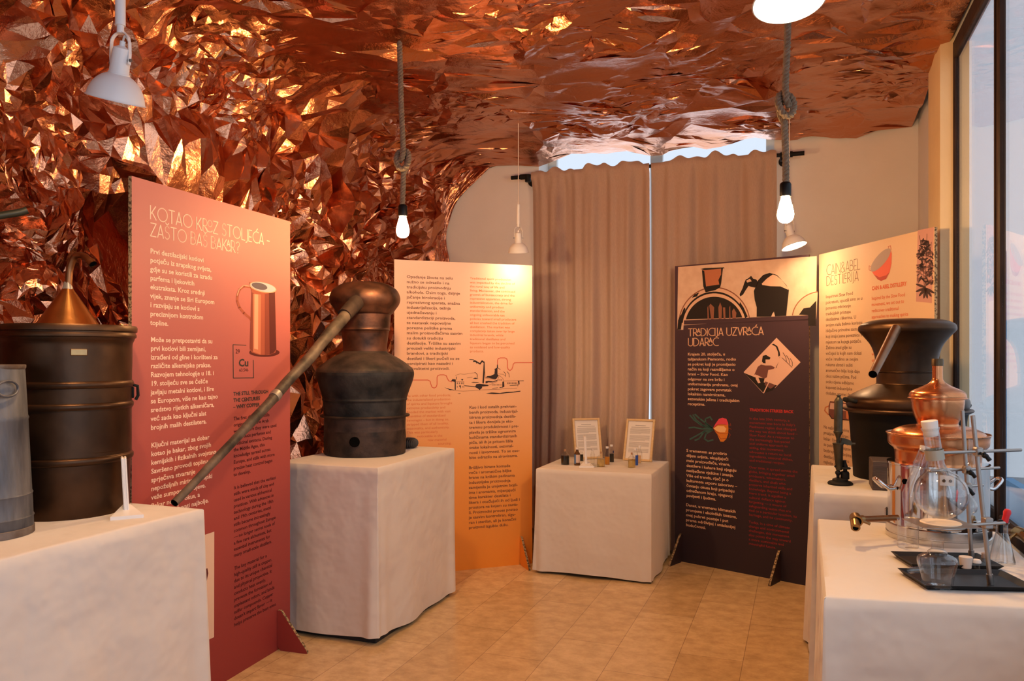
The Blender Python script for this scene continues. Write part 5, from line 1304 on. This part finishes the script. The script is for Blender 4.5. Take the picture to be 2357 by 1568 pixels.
# ------------------------------------------------------------------ low table: framed sheets and little bottles
def picture_frame(label, px, py, w, h, yaw, lean):
    p = on_level(px, py, T_SMALL)
    t = thing('picture_frame', label, 'picture frame', p, yaw, 'framed sheets on the bottle table')
    M = Matrix.Rotation(-lean, 4, 'X'); b = 0.016
    m = MB()
    for x0, x1, z0, z1 in ((-w/2, -w/2+b, 0, h), (w/2-b, w/2, 0, h), (-w/2+b, w/2-b, 0, b), (-w/2+b, w/2-b, h-b, h)):
        m.box(x0, x1, -0.012, 0.012, z0, z1, M=M, bev=0.002)
    m.build('frame_border', M_pine, t)
    m = MB(); m.box(-w/2+b, w/2-b, 0.0, 0.004, b, h-b, M=M); sh = m.build('printed_sheet', M_paper, t)
    m = MB(); rnd = random.Random(int(px)); z = h - b - 0.035
    def ln(x0, x1, z, th): m.add([M @ Vector(v) for v in ((x0, -0.0006, z), (x1, -0.0006, z), (x1, -0.0006, z+th), (x0, -0.0006, z+th))], [(0, 1, 2, 3)], 0, False)
    ln(-0.04, 0.04, z, 0.004); z -= 0.014; ln(-0.07, 0.07, z, 0.0035); z -= 0.012; k = 0
    while z > b + 0.05:
        ln(-w/2+b+0.018, w/2-b-0.018 - (rnd.uniform(0, 0.09) if k % 7 == 6 else 0), z, 0.0022); z -= 0.0062 if k % 7 != 6 else 0.015; k += 1
    m.build('print_lines', M_greyink, sh)
    m = MB(); m.box(-0.03, 0.03, 0.012, 0.016, 0.0, 0.2, M=Matrix.Rotation(-lean, 4, 'X')); 
    m.add([Vector(v) for v in ((-0.025, 0.028, 0.0), (0.025, 0.028, 0.0), (0.025, 0.03 + math.sin(lean)*h*0.75, 0.0 + 0.002), (-0.025, 0.03 + math.sin(lean)*h*0.75, 0.002))], [], 0, False)
    m.tube([M @ Vector((0, 0.014, h*0.66)), Vector((0, math.sin(lean)*h*0.66 + 0.10, 0.003))], 0.006, 8)
    m.build('easel_back', mat('brown_hardboard', (0.16, 0.10, 0.06), 0.8), t)
    return t
picture_frame('pale wood frame with printed sheet, standing behind the dark square ink bottle', 1355, 1057, 0.222, 0.315, math.radians(14), math.radians(13))
picture_frame('pale wood frame with printed sheet, leaning before the gap in the curtains', 1467, 1062, 0.222, 0.325, math.radians(-24), math.radians(20))
M_inkliq = mat('black_ink_liquid', (0.006, 0.006, 0.005), 0.15); M_amber = mat('amber_liquid', (0.52, 0.20, 0.012), 0.15); M_pale_liq = glass('pale_yellow_liquid', (0.90, 0.80, 0.50), 0.06, 0.3, 0.0)
M_brownglass = mat('brown_glass', (0.10, 0.045, 0.015), 0.12); M_cork = mat('cork', (0.42, 0.24, 0.13), 0.9); M_bluelabel = mat('blue_label', (0.08, 0.19, 0.42), 0.6); M_label = mat('pale_label', (0.62, 0.48, 0.40), 0.7); M_tanlabel = mat('tan_label', (0.55, 0.36, 0.18), 0.7)
def bottle(label, px, py, r, h, body=None, liquid=None, level=0.6, cap=M_whiteplastic, square=False, labels=(), neck=0.45, kind='bottle', capname='cap', caph=0.014):
    p = on_level(px, py, T_SMALL); p.y += r; p.x = (px - CX)/FPX*p.y
    t = thing(kind, label, 'bottle', p, 0.3, 'little bottles on the bottle table')
    nr = r*neck; hb = h*0.60 if not square else h*0.56
    n = 28
    prof = smooth_prof([(0, 0.001), (0, 0.001), (r*0.93, 0), (r, 0.003), (r, 0.003), (r, hb), (r*0.96, hb + 0.006), (nr*1.25, hb + 0.022), (nr, hb + 0.028), (nr, h - caph*0.6)], 4)
    m = MB(); m.lathe(prof, n); m.build('glass_body', body or M_glass, t)
    if liquid:
        m = MB(); m.lathe([(0, 0.002), (r*0.985, 0.002), (r*0.985, hb*level), (0, hb*level)], n); m.build('liquid', liquid, t)
    m = MB(); cr_ = nr*1.28 if capname == 'cap' else nr*0.95
    m.lathe([(nr*0.9, h - caph), (cr_, h - caph), (cr_, h - 0.001), (cr_*0.92, h), (0, h)], 24); m.build(capname, cap, t)
    for (z0, z1, a0, a1, mt) in labels:
        m = MB(); vs = []; fs = []; k = 10
        for i in range(k+1):
            a = math.radians(a0 + (a1-a0)*i/k) - PI/2 - 0.3
            vs += [Vector(((r+0.0006)*math.cos(a), (r+0.0006)*math.sin(a), z0*h)), Vector(((r+0.0006)*math.cos(a), (r+0.0006)*math.sin(a), z1*h))]
        fs = [(2*i, 2*i+2, 2*i+3, 2*i+1) for i in range(k)]; m.add(vs, fs); m.build('paper_label', mt, t)
    return t
bottle('squat bottle of black liquid with small cork at the left of the table', 1301, 1071, 0.030, 0.110, liquid=M_inkliq, level=1.0, cap=M_cork, capname='cork', neck=0.30)
bottle('brown bottle with blue and pale label beside the squat black one', 1328.5, 1072, 0.0215, 0.128, body=M_brownglass, cap=M_stopper, labels=((0.10, 0.62, -85, -28, M_bluelabel), (0.16, 0.60, -28, 75, M_label)))
bottle('small black-filled bottle hidden behind the blue-labelled one', 1338, 1062, 0.015, 0.085, liquid=M_inkliq, level=0.98, cap=M_stopper)
sign_holder('white plastic sign holder standing among the little bottles', on_level(1351, 1076, T_SMALL) + Vector((0, 0.05, 0)), math.radians(-4), 0.215)
bottle('clear empty bottle just behind the white sign holder', 1364, 1068, 0.014, 0.108, cap=M_stopper)
bottle('clear bottle of pale yellow liquid with a thin cork', 1383, 1076, 0.028, 0.108, liquid=M_pale_liq, level=0.8, cap=M_cork, capname='cork', neck=0.26)
bottle('white-capped bottle half filled with amber liquid', 1397.5, 1070.5, 0.0185, 0.132, liquid=M_amber, level=0.72)
bottle('white-capped bottle of black liquid behind the amber one', 1407.5, 1064.6, 0.0185, 0.130, liquid=M_inkliq, level=0.80, labels=((0.52, 0.66, 20, 60, mat('navy_label', (0.03, 0.035, 0.12), 0.6)),))
bottle('clear stubby bottle with thin cork before the right frame', 1454, 1078, 0.026, 0.106, liquid=M_pale_liq, level=0.9, cap=M_cork, capname='cork', neck=0.28)
bottle('white-capped bottle with royal blue label before the right frame', 1462.5, 1074, 0.019, 0.128, labels=((0.06, 0.62, -10, 80, mat('royal_blue_label', (0.02, 0.08, 0.40), 0.6)),))
bottle('white-capped bottle with tan label, furthest right of the little bottles', 1472, 1070, 0.019, 0.136, labels=((0.08, 0.50, -70, 20, M_tanlabel),))
p = on_level(1369, 1076, T_SMALL)
t = thing('glass_dish', 'low clear glass dish between the sign holder and the corked bottle', 'dish', p)
m = MB(); m.lathe([(0, 0.001), (0.026, 0), (0.030, 0.004), (0.031, 0.020), (0.029, 0.020), (0.028, 0.005), (0, 0.004)], 36); m.build('dish_body', M_glass, t)

# ------------------------------------------------------------------ lamps
def rope_path(knot_z, top, bottom, seed):
    return top, bottom
def pendant_bulb(label, px, py_bulb, Y, py_knot, top_z, px_top, flip):
    c = at(px, py_bulb, Y)                              # middle of the bulb
    t = thing('rope_pendant', label, 'pendant lamp', c, 0, 'bare bulbs on knotted ropes')
    L_ = lambda p: Vector(p)
    prof = smooth_prof([(0, -0.058), (0.014, -0.056), (0.027, -0.046), (0.0335, -0.028), (0.033, -0.012), (0.027, 0.014), (0.020, 0.040), (0.016, 0.056)], 5)
    m = MB(); m.lathe(prof, 32); m.build('bulb', M_bulb, t)
    m = MB(); m.lathe([(0.017, 0.052), (0.0225, 0.054), (0.0235, 0.060), (0.0235, 0.104), (0.020, 0.112), (0.012, 0.116), (0, 0.116)], 28); m.build('socket', M_black, t)
    kz = CAMZ + (HY - py_knot)/FPX*Y - c.z; zt = top_z - c.z; dx = (px_top - px)/FPX*Y
    def rope(pts, name, r=0.0115):
        # three-strand twist
        m = MB(); path = smooth_path(pts, 10); out = [[], [], []]; s = 0; last = path[0]
        for i, p in enumerate(path):
            s += (p - last).length; last = p
            tn = (path[min(i+1, len(path)-1)] - path[max(i-1, 0)]).normalized(); n1 = tn.orthogonal().normalized() if i == 0 else (n1 - tn*n1.dot(tn)).normalized(); n2 = tn.cross(n1)
            for k in range(3):
                a = s*2*PI/0.045 + 2*PI*k/3; out[k].append(p + (n1*math.cos(a) + n2*math.sin(a))*r*0.52)
        for o_ in out: m.tube(o_, r*0.56, 8)
        return m.build(name, M_rope, t)
    f = flip; n = 26
    lower = [Vector((0.0 - 0.002*f, 0, 0.108)), Vector((0.001, 0, 0.11 + (kz-0.11)*0.35)), Vector((0.003*f, 0, 0.11 + (kz-0.11)*0.65)), Vector((0.004*f, 0, kz-0.075))]
    knot = [Vector((0.002*f, 0, kz-0.075)), Vector((0.014*f, 0.012, kz-0.05)), Vector((0.020*f, 0.014, kz-0.01)), Vector((0.006*f, 0.016, kz+0.04)), Vector((-0.022*f, 0.006, kz+0.035)), Vector((-0.033*f, -0.006, kz-0.005)),
            Vector((-0.018*f, -0.022, kz-0.05)), Vector((0.012*f, -0.026, kz-0.055)), Vector((0.032*f, -0.016, kz-0.015)), Vector((0.028*f, 0.004, kz+0.03)), Vector((0.008*f, 0.018, kz+0.05)), Vector((-0.016*f, 0.012, kz+0.02)), Vector((-0.010*f, -0.014, kz-0.012)), Vector((0.004*f, -0.018, kz+0.02)), Vector((0.002*f, -0.004, kz+0.08))]
    up = [Vector((0.002*f, -0.004, kz+0.08)), Vector((dx*0.4, 0, kz + (zt-kz)*0.4)), Vector((dx*0.7, 0, kz + (zt-kz)*0.7)), Vector((dx, 0, zt))]
    dense = []
    for seg in (lower, knot, up):
        q = smooth_path(seg, 6); dense += q if not dense else q[1:]
    # even out the spacing so the twist stays regular
    ev = [dense[0]]
    for p in dense[1:]:
        while (p - ev[-1]).length > 0.009: ev.append(ev[-1] + (p - ev[-1]).normalized()*0.009)
    m = MB(); out = [[], [], []]; s = 0; last = ev[0]
    n1 = None
    for i, p in enumerate(ev):
        s += (p-last).length; last = p
        tn = (ev[min(i+2, len(ev)-1)] - ev[max(i-2, 0)]).normalized()
        n1 = tn.orthogonal().normalized() if n1 is None else (n1 - tn*n1.dot(tn)).normalized(); n2 = tn.cross(n1)
        for k in range(3):
            a = s*2*PI/0.05 + 2*PI*k/3; out[k].append(p + (n1*math.cos(a)+n2*math.sin(a))*0.0076)
    for o_ in out: m.tube(o_, 0.0083, 8)
    m.build('knotted_rope', M_rope, t)
    m = MB(); m.tube([(dx, 0, zt - 0.045), (dx, 0, zt + 0.015)], 0.015, 16); m.build('ceiling_cap', M_black, t)
    return t
pendant_bulb('glowing bare bulb on a knotted rope before the foil wall', 927, 522, 4.05, 366, 3.20, 919, 1)
pendant_bulb('glowing bare bulb on a knotted rope before the right curtain', 1808, 482, 3.30, 240, 3.22, 1818, -1)

def dome_lamp(label, pivot, d, power, top_z, sc=1.0, stem=0.16, yaw=0.0, lit=True):
    # pivot: point between the yoke arms; d: direction the shade opens
    t = thing('dome_lamp', label, 'pendant lamp', pivot, 0, 'white dome lamps')
    d = Vector(d).normalized(); Q = rotm((0, 0, -1), d) @ Matrix.Scale(sc, 4)
    # local lamp axis: opening towards -z, pivot at the origin
    prof = smooth_prof([(0.0865, -0.117), (0.0865, -0.117), (0.084, -0.112), (0.080, -0.096), (0.068, -0.070), (0.050, -0.050), (0.034, -0.040), (0.030, -0.038)], 5)
    m = MB(); m.lathe([(0.0875, -0.119), (0.0890, -0.118)] + prof, 56, Q); m.lathe([(r - 0.0015, z) for r, z in [(0.0875, -0.119)] + prof], 56, Q); sh = m.build('shade', M_lampwhite, t, sharp=50)
    m = MB(); m.lathe([(0.030, -0.042), (0.0315, -0.036), (0.0290, -0.032), (0.0265, 0.028), (0.024, 0.040), (0.012, 0.046), (0.0085, 0.048), (0.008, 0.062), (0, 0.063)], 36, Q); m.build('lamp_holder', M_lampwhite, t)
    m = MB(); m.lathe(smooth_prof([(0.024, -0.050), (0.030, -0.066), (0.052, -0.090), (0.0625, -0.103), (0.061, -0.109), (0.035, -0.1125), (0, -0.1135)], 4), 40, Q); m.build('bulb', M_spot if lit else M_whiteplastic, t)
    Ry = Matrix.Rotation(yaw, 4, 'Z') @ Matrix.Scale(sc, 4)
    m = MB(); pth = [(-0.034, 0, -0.012), (-0.036, 0, 0.02), (-0.034, 0, 0.055)] + [(0.034*math.cos(a), 0, 0.062 + 0.030*math.sin(a)) for a in [PI - PI*i/10 for i in range(11)]] + [(0.036, 0, 0.055), (0.037, 0, 0.02), (0.034, 0, -0.012)]
    vs = []; fs = []
    for p in pth: vs += [Ry @ Vector((p[0], -0.006, p[2])), Ry @ Vector((p[0], 0.006, p[2])), Ry @ Vector((p[0]*0.93, 0.006, p[2]-0.0015)), Ry @ Vector((p[0]*0.93, -0.006, p[2]-0.0015))]
    for i in range(len(pth)-1):
        for k in range(4):
            a = i*4+k; b = i*4+(k+1) % 4; fs.append((a, b, b+4, a+4))
    m.add(vs, fs, 0, False); m.build('yoke', M_lampwhite, t)
    for s in (-1, 1):
        m = MB(); m.tube([Ry @ Vector((s*0.026, 0, 0)), Ry @ Vector((s*0.040, 0, 0))], 0.005*sc, 10); m.build('pivot_screw', mat('dark_screw', (0.2, 0.19, 0.19), 0.4, 0.8), t)
    m = MB(); zs = [0.088*sc, 0.112*sc]
    m.tube([(0, 0, zs[0]), (0, 0, zs[1] + 0.004)], 0.0105*sc, 20); m.tube([(0, 0, zs[1]), (0, 0, zs[1] + stem*sc)], 0.0150*sc, 24); m.build('stem', M_lampwhite, t)
    m = MB(); m.tube(smooth_path([Q @ Vector((0, 0, 0.06/sc*sc)), Ry @ Vector((0.018, 0.0, 0.078)), Ry @ Vector((0.033, 0.004, 0.055)), Ry @ Vector((0.012, 0.012, 0.088)), (0, 0, 0.10*sc)], 5), 0.0032*sc, 8)
    m.tube([(0, 0, zs[1] + stem*sc), (0, 0, top_z - pivot.z)], 0.003, 8); m.build('cord', mat('pale_cord', (0.72, 0.62, 0.54), 0.8), t)
    if lit:
        l = bpy.data.lights.new('lamp_glow', 'SPOT'); l.energy = power; l.color = LAMP_COL; l.spot_size = math.radians(125); l.spot_blend = 0.9; l.shadow_soft_size = 0.04
        lo = bpy.data.objects.new('lamp_glow', l); COL.objects.link(lo); lo.parent = t
        lo.matrix_local = Matrix.Translation(d*0.125*sc) @ rotm((0, 0, -1), d)
    return t
dome_lamp('white dome lamp hanging over the left table, tilted towards the foil wall', at(277, 142, 2.32), (-0.25, 0.25, -0.94), 26, 3.2, 0.95, yaw=math.radians(-15))
dome_lamp('white dome lamp overhead at the top, its glowing opening facing us', at(1815, 5, 1.92) + Vector((0, 0.02, 0.112)), (0.0, -0.20, -0.98), 34, 3.2, 0.98)
dome_lamp('white dome lamp hanging above the orange board left of the curtains', at(1193, 548, 5.50), (0.02, 0.22, -0.97), 11, 3.2, 0.86, yaw=0.1)
dome_lamp('white dome lamp hanging before the far end of the beige board', at(1817, 532, 5.02), (0.22, -0.20, -0.95), 13, 3.2, 0.90, yaw=0.3)
